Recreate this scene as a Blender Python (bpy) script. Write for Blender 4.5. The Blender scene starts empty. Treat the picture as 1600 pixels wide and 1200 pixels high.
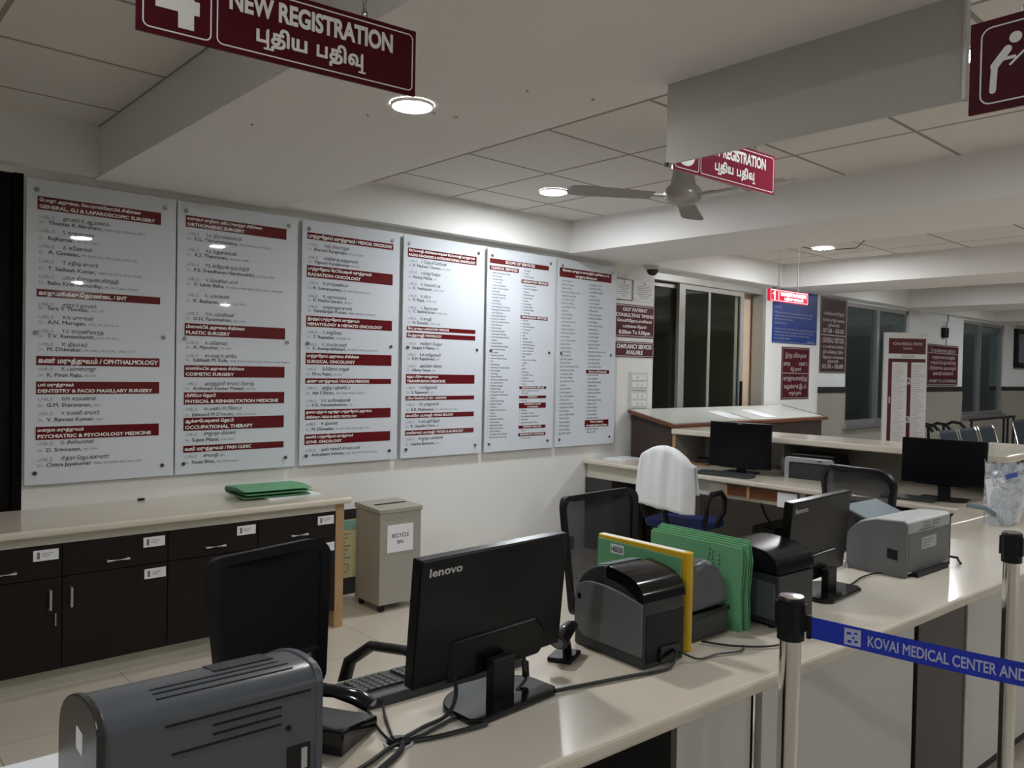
import bpy, bmesh, math, random
import numpy as np
from mathutils import Vector, Matrix, geometry
random.seed(7)
sc = bpy.context.scene
COL = sc.collection
PI = math.pi
R = math.radians

# ------------------------------------------------------------------ camera, world, exposure
cam_data = bpy.data.cameras.new('camera')
cam = bpy.data.objects.new('camera', cam_data)
COL.objects.link(cam)
sc.camera = cam
cam_data.sensor_fit = 'HORIZONTAL'
cam_data.sensor_width = 36.0
cam_data.lens = 1250.93 / 1600 * 36.0
cam_data.clip_start = 0.05
cam_data.clip_end = 100
YAW, PITCH, ROLL = 0.737136, -0.0184093, 0.0192023
fw = Vector((math.sin(YAW)*math.cos(PITCH), math.cos(YAW)*math.cos(PITCH), math.sin(PITCH)))
rt = Vector((math.cos(YAW), -math.sin(YAW), 0))
up = rt.cross(fw)
r2 = math.cos(ROLL)*rt + math.sin(ROLL)*up
u2 = -math.sin(ROLL)*rt + math.cos(ROLL)*up
m3 = Matrix((r2, u2, -fw)).transposed()
cam.matrix_world = Matrix.Translation((0, 0, 1.5)) @ m3.to_4x4()

w = bpy.data.worlds.new('night_world')
sc.world = w
w.use_nodes = True
w.node_tree.nodes['Background'].inputs['Color'].default_value = (0.55, 0.62, 0.75, 1)
w.node_tree.nodes['Background'].inputs['Strength'].default_value = 0.15

sc.view_settings.view_transform = 'Standard'
sc.view_settings.look = 'None'
sc.view_settings.gamma = 1
sc.view_settings.use_curve_mapping = False
sc.view_settings.exposure = EXPO = 1.80
LAMP_COOL = (1.0, 0.97, 0.93)
LAMP_WHITE = (0.93, 0.97, 1.0)

# ------------------------------------------------------------------ materials
MATS = {}
def mat(name, col, rough=0.5, metal=0.0, spec=0.5, noise=0.0, nscale=8.0, emit=None, alpha=1.0, bump=0.0, bscale=200.0, coat=0.0):
    m = bpy.data.materials.new(name)
    m.use_nodes = True
    nt = m.node_tree
    b = nt.nodes['Principled BSDF']
    b.inputs['Base Color'].default_value = (*col, 1)
    b.inputs['Roughness'].default_value = rough
    b.inputs['Metallic'].default_value = metal
    b.inputs['Specular IOR Level'].default_value = spec
    if coat:
        b.inputs['Coat Weight'].default_value = coat
        b.inputs['Coat Roughness'].default_value = 0.04
    tc = None
    if noise or bump:
        tc = nt.nodes.new('ShaderNodeTexCoord')
    if noise:
        n = nt.nodes.new('ShaderNodeTexNoise')
        n.inputs['Scale'].default_value = nscale
        n.inputs['Detail'].default_value = 4
        nt.links.new(tc.outputs['Object'], n.inputs['Vector'])
        mx = nt.nodes.new('ShaderNodeMix')
        mx.data_type = 'RGBA'
        mx.inputs[6].default_value = (*[c*(1-noise) for c in col], 1)
        mx.inputs[7].default_value = (*[min(1, c*(1+noise)) for c in col], 1)
        nt.links.new(n.outputs['Fac'], mx.inputs[0])
        nt.links.new(mx.outputs[2], b.inputs['Base Color'])
    if bump:
        n2 = nt.nodes.new('ShaderNodeTexNoise')
        n2.inputs['Scale'].default_value = bscale
        nt.links.new(tc.outputs['Object'], n2.inputs['Vector'])
        bp = nt.nodes.new('ShaderNodeBump')
        bp.inputs['Strength'].default_value = bump
        bp.inputs['Distance'].default_value = 0.002
        nt.links.new(n2.outputs['Fac'], bp.inputs['Height'])
        nt.links.new(bp.outputs['Normal'], b.inputs['Normal'])
    if emit:
        b.inputs['Emission Color'].default_value = (*emit[0], 1)
        b.inputs['Emission Strength'].default_value = emit[1]
    if alpha < 1:
        b.inputs['Alpha'].default_value = alpha
    MATS[name] = m
    return m

def tile_mat(name, col, line, size, gap, rough, spec=0.5, noise=0.06, bump=0.0):
    m = mat(name, col, rough, spec=spec)
    nt = m.node_tree
    b = nt.nodes['Principled BSDF']
    tc = nt.nodes.new('ShaderNodeTexCoord')
    br = nt.nodes.new('ShaderNodeTexBrick')
    br.offset = 0; br.squash = 1
    br.inputs['Scale'].default_value = 1
    br.inputs['Mortar Size'].default_value = gap/2
    br.inputs['Mortar Smooth'].default_value = 0.2
    br.inputs['Brick Width'].default_value = size
    br.inputs['Row Height'].default_value = size
    br.inputs['Color1'].default_value = (*[c*(1-noise) for c in col], 1)
    br.inputs['Color2'].default_value = (*[min(1, c*(1+noise)) for c in col], 1)
    br.inputs['Mortar'].default_value = (*line, 1)
    nt.links.new(tc.outputs['Object'], br.inputs['Vector'])
    nt.links.new(br.outputs['Color'], b.inputs['Base Color'])
    return m

tile_mat('ceiling_tile', (0.73, 0.70, 0.66), (0.33, 0.30, 0.27), 0.635, 0.022, 0.9, spec=0.1, noise=0.02)
tile_mat('floor_tile', (0.56, 0.50, 0.42), (0.30, 0.26, 0.21), 0.6, 0.006, 0.28, noise=0.03)
mat('plaster', (0.82, 0.80, 0.785), 0.85, spec=0.2, noise=0.03, nscale=1.5)
mat('wall_cream', (0.80, 0.80, 0.775), 0.6, spec=0.3, noise=0.03, nscale=1.2)
mat('wall_white', (0.78, 0.80, 0.81), 0.6, spec=0.3, noise=0.03, nscale=1.2)
mat('wall_stone', (0.36, 0.34, 0.29), 0.5, noise=0.05, nscale=2)
mat('band_dark', (0.020, 0.018, 0.020), 0.4)
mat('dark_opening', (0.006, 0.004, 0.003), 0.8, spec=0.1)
mat('dark_door', (0.006, 0.004, 0.0035), 0.7, spec=0.15, noise=0.3)
mat('acrylic_white', (0.70, 0.74, 0.80), 0.025, spec=0.45)
mat('maroon', (0.135, 0.010, 0.013), 0.12, spec=0.5)
mat('maroon_sign', (0.080, 0.006, 0.013), 0.5, spec=0.15)
mat('maroon_sign_lit', (0.26, 0.016, 0.045), 0.10)  # lighter copy of the sign maroon, its bright lighting put into the colour
mat('maroon_flat', (0.080, 0.007, 0.014), 0.35)
mat('ink_white', (0.86, 0.85, 0.83), 0.4)
mat('ink_dark', (0.045, 0.045, 0.06), 0.5)
mat('ink_grey', (0.17, 0.17, 0.20), 0.5)
mat('screw_metal', (0.42, 0.42, 0.44), 0.18, metal=1)
mat('steel', (0.68, 0.67, 0.65), 0.13, metal=1)
mat('aluminium', (0.62, 0.63, 0.64), 0.35, metal=0.9)
mat('door_aluminium', (0.40, 0.39, 0.36), 0.4, metal=0.4)
mat('black_plastic', (0.008, 0.008, 0.010), 0.42, spec=0.3, bump=0.1, bscale=600)
mat('black_gloss', (0.006, 0.006, 0.007), 0.10)
mat('black_satin', (0.0045, 0.0045, 0.006), 0.26, spec=0.22)
mat('screen_black', (0.003, 0.003, 0.0045), 0.22, spec=0.25)
mat('grey_plastic', (0.085, 0.094, 0.108), 0.30, noise=0.05)
mat('dark_grey_plastic', (0.030, 0.033, 0.038), 0.4, noise=0.05)
mat('warm_dark_plastic', (0.026, 0.024, 0.022), 0.3)
mat('mid_grey_plastic', (0.14, 0.148, 0.155), 0.4)
mat('light_grey_plastic', (0.42, 0.43, 0.42), 0.42)
mat('blue_grey_plastic', (0.16, 0.21, 0.24), 0.3)
mat('silver_plastic', (0.50, 0.51, 0.53), 0.3, metal=0.6)
mat('key_grey', (0.045, 0.047, 0.05), 0.45)
mat('counter_stone', (0.68, 0.62, 0.525), 0.16, spec=0.5, noise=0.06, nscale=3)
mat('counter_trim', (0.62, 0.55, 0.44), 0.3, noise=0.05)
mat('counter_white', (0.58, 0.58, 0.56), 0.35, noise=0.04, nscale=2)
mat('counter_dark', (0.040, 0.037, 0.036), 0.35)
mat('apron_cream', (0.60, 0.58, 0.49), 0.5, noise=0.06, nscale=4)
mat('wenge', (0.008, 0.005, 0.0045), 0.5, spec=0.3, noise=0.3, nscale=6)
mat('brown_laminate', (0.050, 0.034, 0.029), 0.5, noise=0.1)
mat('wood_edge', (0.42, 0.27, 0.13), 0.45, noise=0.2, nscale=12)
mat('red_wood', (0.15, 0.050, 0.022), 0.35, noise=0.25, nscale=10)
mat('podium_top', (0.62, 0.63, 0.58), 0.3, noise=0.04)
mat('desk_back', (0.33, 0.31, 0.28), 0.6, noise=0.06)
mat('bin_grey', (0.36, 0.34, 0.29), 0.42, noise=0.03)
mat('paper', (0.82, 0.83, 0.86), 0.7)
mat('folder_green', (0.15, 0.41, 0.21), 0.55, noise=0.06)
mat('folder_yellow', (0.72, 0.45, 0.02), 0.5, noise=0.05)
mat('poster_yellow', (0.55, 0.50, 0.26), 0.5, noise=0.15)
mat('poster_teal', (0.22, 0.42, 0.36), 0.5)
mat('towel_white', (0.80, 0.81, 0.83), 0.95, spec=0.1, bump=0.5, bscale=900)
mat('seat_blue', (0.010, 0.022, 0.12), 0.8)
mat('bench_navy', (0.050, 0.066, 0.082), 0.25)
mat('sign_blue', (0.012, 0.048, 0.27), 0.4)
mat('belt_blue', (0.010, 0.035, 0.52), 0.6)
mat('belt_print', (0.50, 0.54, 0.72), 0.6)
mat('sign_brown', (0.062, 0.030, 0.032), 0.3)
mat('ink_soft', (0.44, 0.40, 0.40), 0.5)
mat('board_blank', (0.54, 0.535, 0.52), 0.35, spec=0.3)
mat('fan_brown', (0.32, 0.29, 0.26), 0.35, metal=0.2)
mat('fan_motor', (0.42, 0.40, 0.38), 0.28, metal=0.3)
mat('chair_mesh', (0.022, 0.022, 0.025), 0.7, alpha=0.86)
mat('chair_solid', (0.009, 0.010, 0.013), 0.7, spec=0.2)
mat('cable_black', (0.010, 0.010, 0.011), 0.4)
mat('cable_white', (0.6, 0.6, 0.58), 0.5)
mat('switch_white', (0.62, 0.61, 0.57), 0.4)
mat('cctv_white', (0.60, 0.59, 0.56), 0.4)
mat('cctv_dome', (0.012, 0.014, 0.025), 0.08)
mat('picture_art', (0.20, 0.24, 0.28), 0.2, noise=0.6, nscale=3)
mat('sign_lit_red', (0.30, 0.008, 0.022), 0.4, emit=((0.62, 0.012, 0.045), 0.28))
mat('sign_lit_white', (0.9, 0.9, 0.9), 0.4, emit=((1.0, 0.92, 0.95), 0.75))
mat('lamp_glow', (1, 1, 1), 0.5, emit=(LAMP_COOL, 95.0))
mat('lamp_glow_hall', (1, 1, 1), 0.5, emit=(LAMP_WHITE, 190.0))
mat('lamp_glow_white', (1, 1, 1), 0.5, emit=(LAMP_WHITE, 95.0))
mat('lamp_ring', (0.75, 0.74, 0.72), 0.5)
mat('bag_clear', (0.62, 0.66, 0.70), 0.16, alpha=0.55)
mat('bag_blue', (0.05, 0.10, 0.35), 0.4)
mat('clip_brown', (0.24, 0.12, 0.055), 0.5)
mat('corridor_tan', (0.66, 0.52, 0.38), 0.6, noise=0.05)
mat('window_pale', (0.16, 0.19, 0.18), 0.5)

def glass(name, tint, refl=0.12):
    m = bpy.data.materials.new(name); m.use_nodes = True
    nt = m.node_tree; nt.nodes.clear()
    out = nt.nodes.new('ShaderNodeOutputMaterial')
    tr = nt.nodes.new('ShaderNodeBsdfTransparent'); tr.inputs[0].default_value = (*tint, 1)
    gl = nt.nodes.new('ShaderNodeBsdfGlossy'); gl.inputs['Roughness'].default_value = 0.03
    fr = nt.nodes.new('ShaderNodeFresnel'); fr.inputs[0].default_value = 1.5
    mx = nt.nodes.new('ShaderNodeMixShader')
    ge = nt.nodes.new('ShaderNodeNewGeometry')
    ma = nt.nodes.new('ShaderNodeMath'); ma.operation = 'MULTIPLY_ADD'; ma.inputs[1].default_value = -1; ma.inputs[2].default_value = 1
    nt.links.new(ge.outputs['Backfacing'], ma.inputs[0])
    mu = nt.nodes.new('ShaderNodeMath'); mu.operation = 'MULTIPLY'
    nt.links.new(fr.outputs[0], mu.inputs[0]); nt.links.new(ma.outputs[0], mu.inputs[1])
    nt.links.new(mu.outputs[0], mx.inputs[0]); nt.links.new(tr.outputs[0], mx.inputs[1]); nt.links.new(gl.outputs[0], mx.inputs[2])
    nt.links.new(mx.outputs[0], out.inputs[0])
    MATS[name] = m
glass('glass_dark', (0.60, 0.68, 0.66))
glass('label_window', (0.55, 0.60, 0.62))

# ------------------------------------------------------------------ mesh helpers
class MB:
    def __init__(s):
        s.bm = bmesh.new()
    def face(s, pts):
        vs = [s.bm.verts.new(p) for p in pts]
        return s.bm.faces.new(vs)
    def box(s, x0, x1, y0, y1, z0, z1, M=None):
        c = [(x, y, z) for x in (x0, x1) for y in (y0, y1) for z in (z0, z1)]
        if M: c = [M @ Vector(p) for p in c]
        v = [s.bm.verts.new(p) for p in c]
        for f in ((0,1,3,2),(4,6,7,5),(0,4,5,1),(2,3,7,6),(0,2,6,4),(1,5,7,3)):
            s.bm.faces.new([v[i] for i in f])
        return s
    def prism(s, poly, axis, a, b, M=None):
        def P(p, t):
            q = {'x': (t, p[0], p[1]), 'y': (p[0], t, p[1]), 'z': (p[0], p[1], t)}[axis]
            return M @ Vector(q) if M else q
        A = [s.bm.verts.new(P(p, a)) for p in poly]
        B = [s.bm.verts.new(P(p, b)) for p in poly]
        n = len(poly)
        s.bm.faces.new(A); s.bm.faces.new(B[::-1])
        for i in range(n):
            s.bm.faces.new((A[i], B[i], B[(i+1) % n], A[(i+1) % n]))
        return s
    def tube(s, pts, r, n=8, cap=True, flat=1.0):
        pts = [Vector(p) for p in pts]
        rings = []
        prev = None
        for i, p in enumerate(pts):
            if i == 0: d = pts[1]-pts[0]
            elif i == len(pts)-1: d = pts[-1]-pts[-2]
            else: d = (pts[i+1]-pts[i]).normalized() + (pts[i]-pts[i-1]).normalized()
            if d.length < 1e-9: d = Vector((0, 0, 1))
            d.normalize()
            if prev is None:
                a = Vector((0, 0, 1)) if abs(d.z) < 0.9 else Vector((1, 0, 0))
                u = d.cross(a).normalized()
            else:
                u = (prev - d*prev.dot(d))
                if u.length < 1e-6: u = d.orthogonal()
                u.normalize()
            prev = u
            v = d.cross(u)
            rr = r[i] if isinstance(r, (list, tuple)) else r
            rings.append([s.bm.verts.new(p + u*rr*math.cos(2*PI*k/n)*flat + v*rr*math.sin(2*PI*k/n)) for k in range(n)])
        for A, B in zip(rings, rings[1:]):
            for k in range(n):
                s.bm.faces.new((A[k], A[(k+1) % n], B[(k+1) % n], B[k]))
        if cap:
            s.bm.faces.new(rings[0][::-1]); s.bm.faces.new(rings[-1])
        return s
    def cyl(s, p0, p1, r0, r1=None, n=20):
        return s.tube([p0, p1], [r0, r0 if r1 is None else r1], n)
    def lathe(s, prof, c=(0, 0, 0), n=24, M=None):
        rings = []
        for (r, z) in prof:
            ring = []
            for k in range(n):
                q = Vector((c[0]+r*math.cos(2*PI*k/n), c[1]+r*math.sin(2*PI*k/n), c[2]+z))
                ring.append(s.bm.verts.new(M @ q if M else q))
            rings.append(ring)
        for A, B in zip(rings, rings[1:]):
            for k in range(n):
                s.bm.faces.new((A[k], A[(k+1) % n], B[(k+1) % n], B[k]))
        s.bm.faces.new(rings[0][::-1]); s.bm.faces.new(rings[-1])
        return s
    def grid(s, fn, nu, nv):
        V = [[s.bm.verts.new(fn(i/nu, j/nv)) for j in range(nv+1)] for i in range(nu+1)]
        for i in range(nu):
            for j in range(nv):
                s.bm.faces.new((V[i][j], V[i+1][j], V[i+1][j+1], V[i][j+1]))
        return s
    def build(s, name, m, parent=None, bevel=0.0, seg=2, smooth=False, loc=None, rotz=0.0):
        bmesh.ops.recalc_face_normals(s.bm, faces=s.bm.faces)
        me = bpy.data.meshes.new(name)
        s.bm.to_mesh(me); s.bm.free()
        me.materials.append(MATS[m] if isinstance(m, str) else m)
        if smooth:
            for p in me.polygons: p.use_smooth = True
            try: me.set_sharp_from_angle(angle=R(38))
            except Exception: pass
        o = bpy.data.objects.new(name, me)
        COL.objects.link(o)
        if parent: o.parent = parent
        if loc: o.location = loc
        o.rotation_euler.z = rotz
        if bevel:
            b = o.modifiers.new('bevel', 'BEVEL')
            b.width = bevel; b.segments = seg; b.limit_method = 'ANGLE'; b.angle_limit = R(40)
        return o

def tag(o, label, cat, group=None):
    o['label'] = label; o['category'] = cat
    if group: o['group'] = group
    return o
def thing(name, label, cat, loc=(0, 0, 0), rotz=0.0, group=None):
    o = bpy.data.objects.new(name, None)
    o.empty_display_size = 0.05
    COL.objects.link(o)
    o.location = loc; o.rotation_euler.z = rotz
    return tag(o, label, cat, group)
def struct(o):
    o['kind'] = 'structure'
    return o
def rrect(w, h, r, n=5, cx=0, cz=0):
    P = []
    for (sx, sz, a0) in ((1, 1, 0), (-1, 1, 90), (-1, -1, 180), (1, -1, 270)):
        for k in range(n+1):
            a = R(a0 + 90*k/n)
            P.append((cx + sx*(w/2-r) + r*math.cos(a), cz + sz*(h/2-r) + r*math.sin(a)))
    return P
def ring_frame(mb, w, h, r, t, y0, y1, cx=0, cz=0):
    A = rrect(w, h, r, 5, cx, cz); B = rrect(w-2*t, h-2*t, max(r-t, 0.001), 5, cx, cz)
    n = len(A)
    va = [[mb.bm.verts.new((p[0], y, p[1])) for p in Q] for Q in (A, B) for y in (y0, y1)]
    for i in range(n):
        j = (i+1) % n
        mb.bm.faces.new((va[0][i], va[0][j], va[2][j], va[2][i]))
        mb.bm.faces.new((va[1][i], va[3][i], va[3][j], va[1][j]))
        mb.bm.faces.new((va[0][i], va[1][i], va[1][j], va[0][j]))
        mb.bm.faces.new((va[2][i], va[2][j], va[3][j], va[3][i]))
    return mb

# ------------------------------------------------------------------ lettering
def _ta(s):                       # put the left-hand vowel signs of the script before their consonant
    out = []
    for ch in s:
        if ch in 'ெேை': out.insert(len(out)-1, ch)
        elif ch == 'ொ': out.insert(len(out)-1, 'ெ'); out.append('ா')
        elif ch == 'ோ': out.insert(len(out)-1, 'ே'); out.append('ா')
        else: out.append(ch)
    return ''.join(out)
_cache = {}
def text_shape(s, off, res=2):
    """outlines of a line of lettering -> flat triangles; outlines are widened by off and merged by winding"""
    key = (s, round(off, 4), res)
    if key in _cache: return _cache[key]
    c = bpy.data.curves.new('line', 'FONT'); c.body = _ta(s); c.size = 1
    o = bpy.data.objects.new('line', c); COL.objects.link(o)
    bpy.context.view_layer.update()
    bpy.context.view_layer.objects.active = o; o.select_set(True)
    bpy.ops.object.convert(target='CURVE')
    cu = o.data; C = []
    for sp in cu.splines:
        B = list(sp.bezier_points); P = []
        for p, q in zip(B, B[1:]+B[:1]):
            straight = (p.handle_right-p.co).cross(q.co-p.co).length < 1e-7 and (q.handle_left-q.co).cross(q.co-p.co).length < 1e-7
            n = 1 if straight else res+1
            for k in range(n):
                t = k/n; u = 1-t
                v = p.co*u**3 + p.handle_right*3*u*u*t + q.handle_left*3*u*t*t + q.co*t**3
                v = Vector((v.x, v.y))
                if not P or (v-P[-1]).length > 1e-5: P.append(v)
        while len(P) > 1 and (P[0]-P[-1]).length < 1e-5: P.pop()
        if len(P) < 3: continue
        ar = sum(p.x*q.y-q.x*p.y for p, q in zip(P, P[1:]+P[:1]))/2
        C.append((ar, P))
    bpy.data.objects.remove(o); bpy.data.curves.remove(cu)
    V, F = [], []
    if C:
        def inside(p, poly):
            r = False
            for g, h in zip(poly, poly[1:]+poly[:1]):
                if (g.y > p.y) != (h.y > p.y) and p.x < (h.x-g.x)*(p.y-g.y)/(h.y-g.y+1e-12)+g.x: r = not r
            return r
        W = []
        for c in C:
            W.append(any(d is not c and d[0]*c[0] < 0 and abs(d[0]) > abs(c[0]) and sum(inside(p, d[1]) for p in c[1]) > 0.7*len(c[1]) for d in C))
        pts, edges = [], []
        for (ar, P), hole in zip(C, W):
            n = len(P); i0 = len(pts); sgn = (1 if ar > 0 else -1)*(-1 if hole else 1)
            for i in range(n):
                d1 = (P[i]-P[i-1]).normalized(); d2 = (P[(i+1) % n]-P[i]).normalized()
                n1 = Vector((d1.y, -d1.x)); n2 = Vector((d2.y, -d2.x)); m = n1+n2
                m = m.normalized()/max(0.5, m.normalized().dot(n1)) if m.length > 1e-6 else n1
                pts.append(P[i]+m*off*sgn)
            edges += [(i0+i, i0+(i+1) % n) for i in range(n)]
        r = geometry.delaunay_2d_cdt(pts, edges, [], 0, 1e-6)
        V = [Vector((p.x, p.y, 0)) for p in r[0]]
        E = np.array([(pts[i].x, pts[i].y, pts[j].x, pts[j].y) for i, j in edges])
        T = [tuple(f) for f in r[2]]
        G = np.array([[sum(V[i].x for i in f)/len(f), sum(V[i].y for i in f)/len(f)] for f in T])
        gx, gy = G[:, :1], G[:, 1:]
        x0, y0, x1, y1 = E.T
        cr = (x1-x0)*(gy-y0)-(gx-x0)*(y1-y0)
        wn = ((y0 <= gy) & (y1 > gy) & (cr > 0)).sum(1) - ((y0 > gy) & (y1 <= gy) & (cr < 0)).sum(1)
        F = [f for f, k in zip(T, wn) if k != 0]
        used = sorted({i for f in F for i in f}); ix = {j: i for i, j in enumerate(used)}
        V = [V[j] for j in used]; F = [tuple(ix[j] for j in f) for f in F]
    _cache[key] = (V, F)
    return V, F
def put_text(mb, s, x, z, cap, y=0.0, off=0.0, width=None, align='l', sx=1.0, M=None):
    """flat lettering in the xz plane facing -y; cap is the capital height"""
    V, F = text_shape(s, off, 5 if cap > 0.02 else 1)
    if not V: return
    k = cap/0.70
    x0 = min(v.x for v in V); x1 = max(v.x for v in V)
    kx = k*sx
    if width: kx = width/max(1e-6, (x1-x0))
    wd = (x1-x0)*kx
    ox = x - {'l': 0, 'c': wd/2, 'r': wd}[align]
    vs = []
    for v in V:
        q = Vector((ox+(v.x-x0)*kx, y, z+v.y*k))
        vs.append(mb.bm.verts.new(M @ q if M else q))
    for f in F:
        try: mb.bm.faces.new([vs[i] for i in f])
        except ValueError: pass
def build_text(mb, name, m, parent):
    me = bpy.data.meshes.new(name)
    mb.bm.to_mesh(me); mb.bm.free()
    me.materials.append(MATS[m])
    o = bpy.data.objects.new(name, me)
    COL.objects.link(o); o.parent = parent
    return o

def build_entry(dark, light, name, parent):
    me = bpy.data.meshes.new(name)
    nd = len(dark.bm.faces)
    tmp = bpy.data.meshes.new('tmp'); light.bm.to_mesh(tmp); light.bm.free()
    dark.bm.from_mesh(tmp); bpy.data.meshes.remove(tmp)
    dark.bm.faces.ensure_lookup_table()
    for i in range(nd, len(dark.bm.faces)): dark.bm.faces[i].material_index = 1
    dark.bm.to_mesh(me); dark.bm.free()
    me.materials.append(MATS['ink_dark']); me.materials.append(MATS['ink_grey'])
    o = bpy.data.objects.new(name, me)
    COL.objects.link(o); o.parent = parent
    return o

def curvy(pts, n=5):
    out = []
    for i in range(len(pts)-1):
        p0, p1, p2, p3 = [Vector(pts[min(max(j, 0), len(pts)-1)]) for j in (i-1, i, i+1, i+2)]
        for k in range(n):
            t = k/n
            q = 0.5*((2*p1)+(-p0+p2)*t+(2*p0-5*p1+4*p2-p3)*t*t+(-p0+3*p1-3*p2+p3)*t**3)
            out.append((q.x, q.y))
    out.append(tuple(pts[-1]))
    return out
# strokes for the large sign lettering (units: height about 1)
def arc(cx, cy, rx, ry, a0, a1, n=10):
    return [(cx+rx*math.cos(R(a0+(a1-a0)*k/n)), cy+ry*math.sin(R(a0+(a1-a0)*k/n))) for k in range(n+1)]
GLYPH = {
 'one': (0.50, [[(0.30, 0.0), (0.30, 1.0)], [(0.05, 0.72), (0.28, 0.93)]]),
 'four': (0.92, [[(0.62, 0.0), (0.62, 1.0)], [(0.56, 0.95), (0.10, 0.32)], [(0.06, 0.27), (0.90, 0.27)]]),
 'pa': (0.74, [[(0.0, 0.95), (0.16, 0.95)], [(0.10, 0.95), (0.10, 0.05), (0.66, 0.05)], [(0.60, 0.05), (0.60, 0.95)], [(0.52, 0.95), (0.70, 0.95)]]),
 'pu': (0.86, [[(0.0, 0.95), (0.16, 0.95)], [(0.10, 0.95), (0.10, 0.05), (0.66, 0.05)], [(0.60, 0.95), (0.60, -0.40)], [(0.44, -0.40), (0.78, -0.40)]]),
 'thi': (0.98, [[(0.08, 0.95), (0.60, 0.95)], [(0.18, 0.95), (0.18, 0.45)], arc(0.20, 0.28, 0.16, 0.18, 90, 360, 10), arc(0.42, 0.42, 0.22, 0.22, 150, -90, 10) + [(0.22, 0.12), (0.05, -0.18)], arc(0.05, -0.20, 0.06, 0.10, 90, 270, 4) + [(0.55, -0.30)], [(0.42, 0.95)] + arc(0.66, 1.0, 0.22, 0.32, 180, 0, 10) + [(0.88, 0.05)]]),
 'ya': (0.98, [[(0.0, 0.95), (0.16, 0.95)], [(0.10, 0.95), (0.10, 0.05), (0.84, 0.05)], [(0.46, 0.95), (0.46, 0.05)], [(0.38, 0.95), (0.54, 0.95)], [(0.82, 0.95), (0.82, 0.05)], [(0.74, 0.95), (0.92, 0.95)]]),
 'vu': (1.02, [arc(0.26, 0.42, 0.15, 0.17, 0, 360, 12), arc(0.30, 0.46, 0.30, 0.42, 200, 20, 12) + [(0.58, 0.30), (0.46, 0.05)], [(0.40, 0.05), (0.86, 0.05)], [(0.82, 0.95), (0.82, -0.40)], [(0.66, -0.40), (0.98, -0.40)], [(0.74, 0.95), (0.92, 0.95)]]),
}
def strokes(mb, seq, x, z, h, y, t, width=None):
    adv = sum(0.40 if g == ' ' else GLYPH[g][0]+0.10 for g in seq)
    k = (width/adv) if width else h
    cx = 0.0
    for g in seq:
        if g == ' ': cx += 0.40; continue
        for li, line in enumerate(GLYPH[g][1]):
            P = [Vector((x+(cx+p[0])*k, z+p[1]*h)) for p in line]
            yy = y - 0.00008*li
            L = []
            for i, p in enumerate(P):
                d = (P[min(i+1, len(P)-1)]-P[max(i-1, 0)])
                d = d.normalized() if d.length > 1e-9 else Vector((1, 0))
                nrm = Vector((-d.y, d.x))
                if i == 0: p = p - d*t*0.5
                if i == len(P)-1: p = p + d*t*0.5
                tt = t*(0.62 if abs(d.x) > 0.8 else 1.0)
                L.append((mb.bm.verts.new((p.x+nrm.x*tt/2, yy, p.y+nrm.y*tt/2)), mb.bm.verts.new((p.x-nrm.x*tt/2, yy, p.y-nrm.y*tt/2))))
            for A, B in zip(L, L[1:]):
                mb.bm.faces.new((A[0], B[0], B[1], A[1]))
        cx += GLYPH[g][0]+0.10
# ================================================================== ROOM SHELL
WY = 4.6
CZ, BZ = 2.70, 2.445
struct(MB().box(-4, 24, -9, 7.5, -0.1, 0).build('floor', 'floor_tile', loc=(0, 0, 0)))
BEAMS = [(1.19, 2.21), (4.69, 5.56), (8.05, 8.97), (11.42, 12.4), (14.9, 15.9), (18.4, 19.4)]
# tiled ceiling bays between the beams
bays = [(-4, 1.19, 0.555, 4.145), (2.21, 4.69, 2.82, 3.51), (5.56, 8.05, 7.05, 3.29), (8.97, 11.42, 10.1, 3.29), (12.4, 14.9, 13.5, 3.29), (15.9, 18.4, 17, 3.29), (19.4, 24, 20, 3.29)]
for (a, b, gx, gy) in bays:
    struct(MB().box(a-gx, b-gx, -9-gy, WY+0.3-gy, 0, 0.06).build('ceiling', 'ceiling_tile', loc=(gx, gy, CZ)))
for i, (a, b) in enumerate(BEAMS):
    struct(MB().box(a, b, -9, WY+0.1, BZ, CZ+0.06).build('trim_%d' % (i+1), 'plaster'))
# bulkhead along the wall, broken by the beams
n = 7
for (a, b, _, _) in bays:
    struct(MB().box(a, b, WY-0.10, WY+0.1, BZ+0.008, CZ).build('trim_%d' % n, 'wall_cream')); n += 1
# wall with door and window openings:   x ranges of openings
OPEN = [(-0.15, 0.875, 0.0, 2.425, 'recess'), (5.925, 7.87, 0.0, 2.425, 'door'), (9.78, 11.70, 0.885, 2.42, 'win'), (13.80, 15.78, 0.90, 2.42, 'win2')]
wall = MB()
wall.box(-4, -0.15, WY, WY+0.22, 0, CZ)
wall.box(-0.15, 0.875, WY, WY+0.22, 2.425, CZ)
wall.box(0.875, 5.925, WY, WY+0.22, 0, CZ)
wall.box(5.925, 7.87, WY, WY+0.22, 2.425, CZ)
wall.box(7.87, 9.08, WY, WY+0.22, 0, CZ)
struct(wall.build('wall_back', 'wall_cream'))
wall = MB()
wall.box(9.08, 9.78, WY, WY+0.22, 1.36, CZ)
wall.box(9.78, 11.70, WY, WY+0.22, 2.42, CZ)
wall.box(11.70, 13.80, WY, WY+0.22, 1.36, CZ)
wall.box(13.80, 15.78, WY, WY+0.22, 2.42, CZ)
wall.box(15.78, 24, WY, WY+0.22, 1.36, CZ)
struct(wall.build('wall_back_far', 'wall_white'))
wall = MB()
wall.box(9.08, 9.78, WY-0.01, WY+0.22, 0, 1.29)
wall.box(9.78, 11.70, WY-0.01, WY+0.22, 0, 0.885)
wall.box(11.70, 13.80, WY-0.01, WY+0.22, 0, 1.29)
wall.box(13.80, 15.78, WY-0.01, WY+0.22, 0, 0.90)
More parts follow.
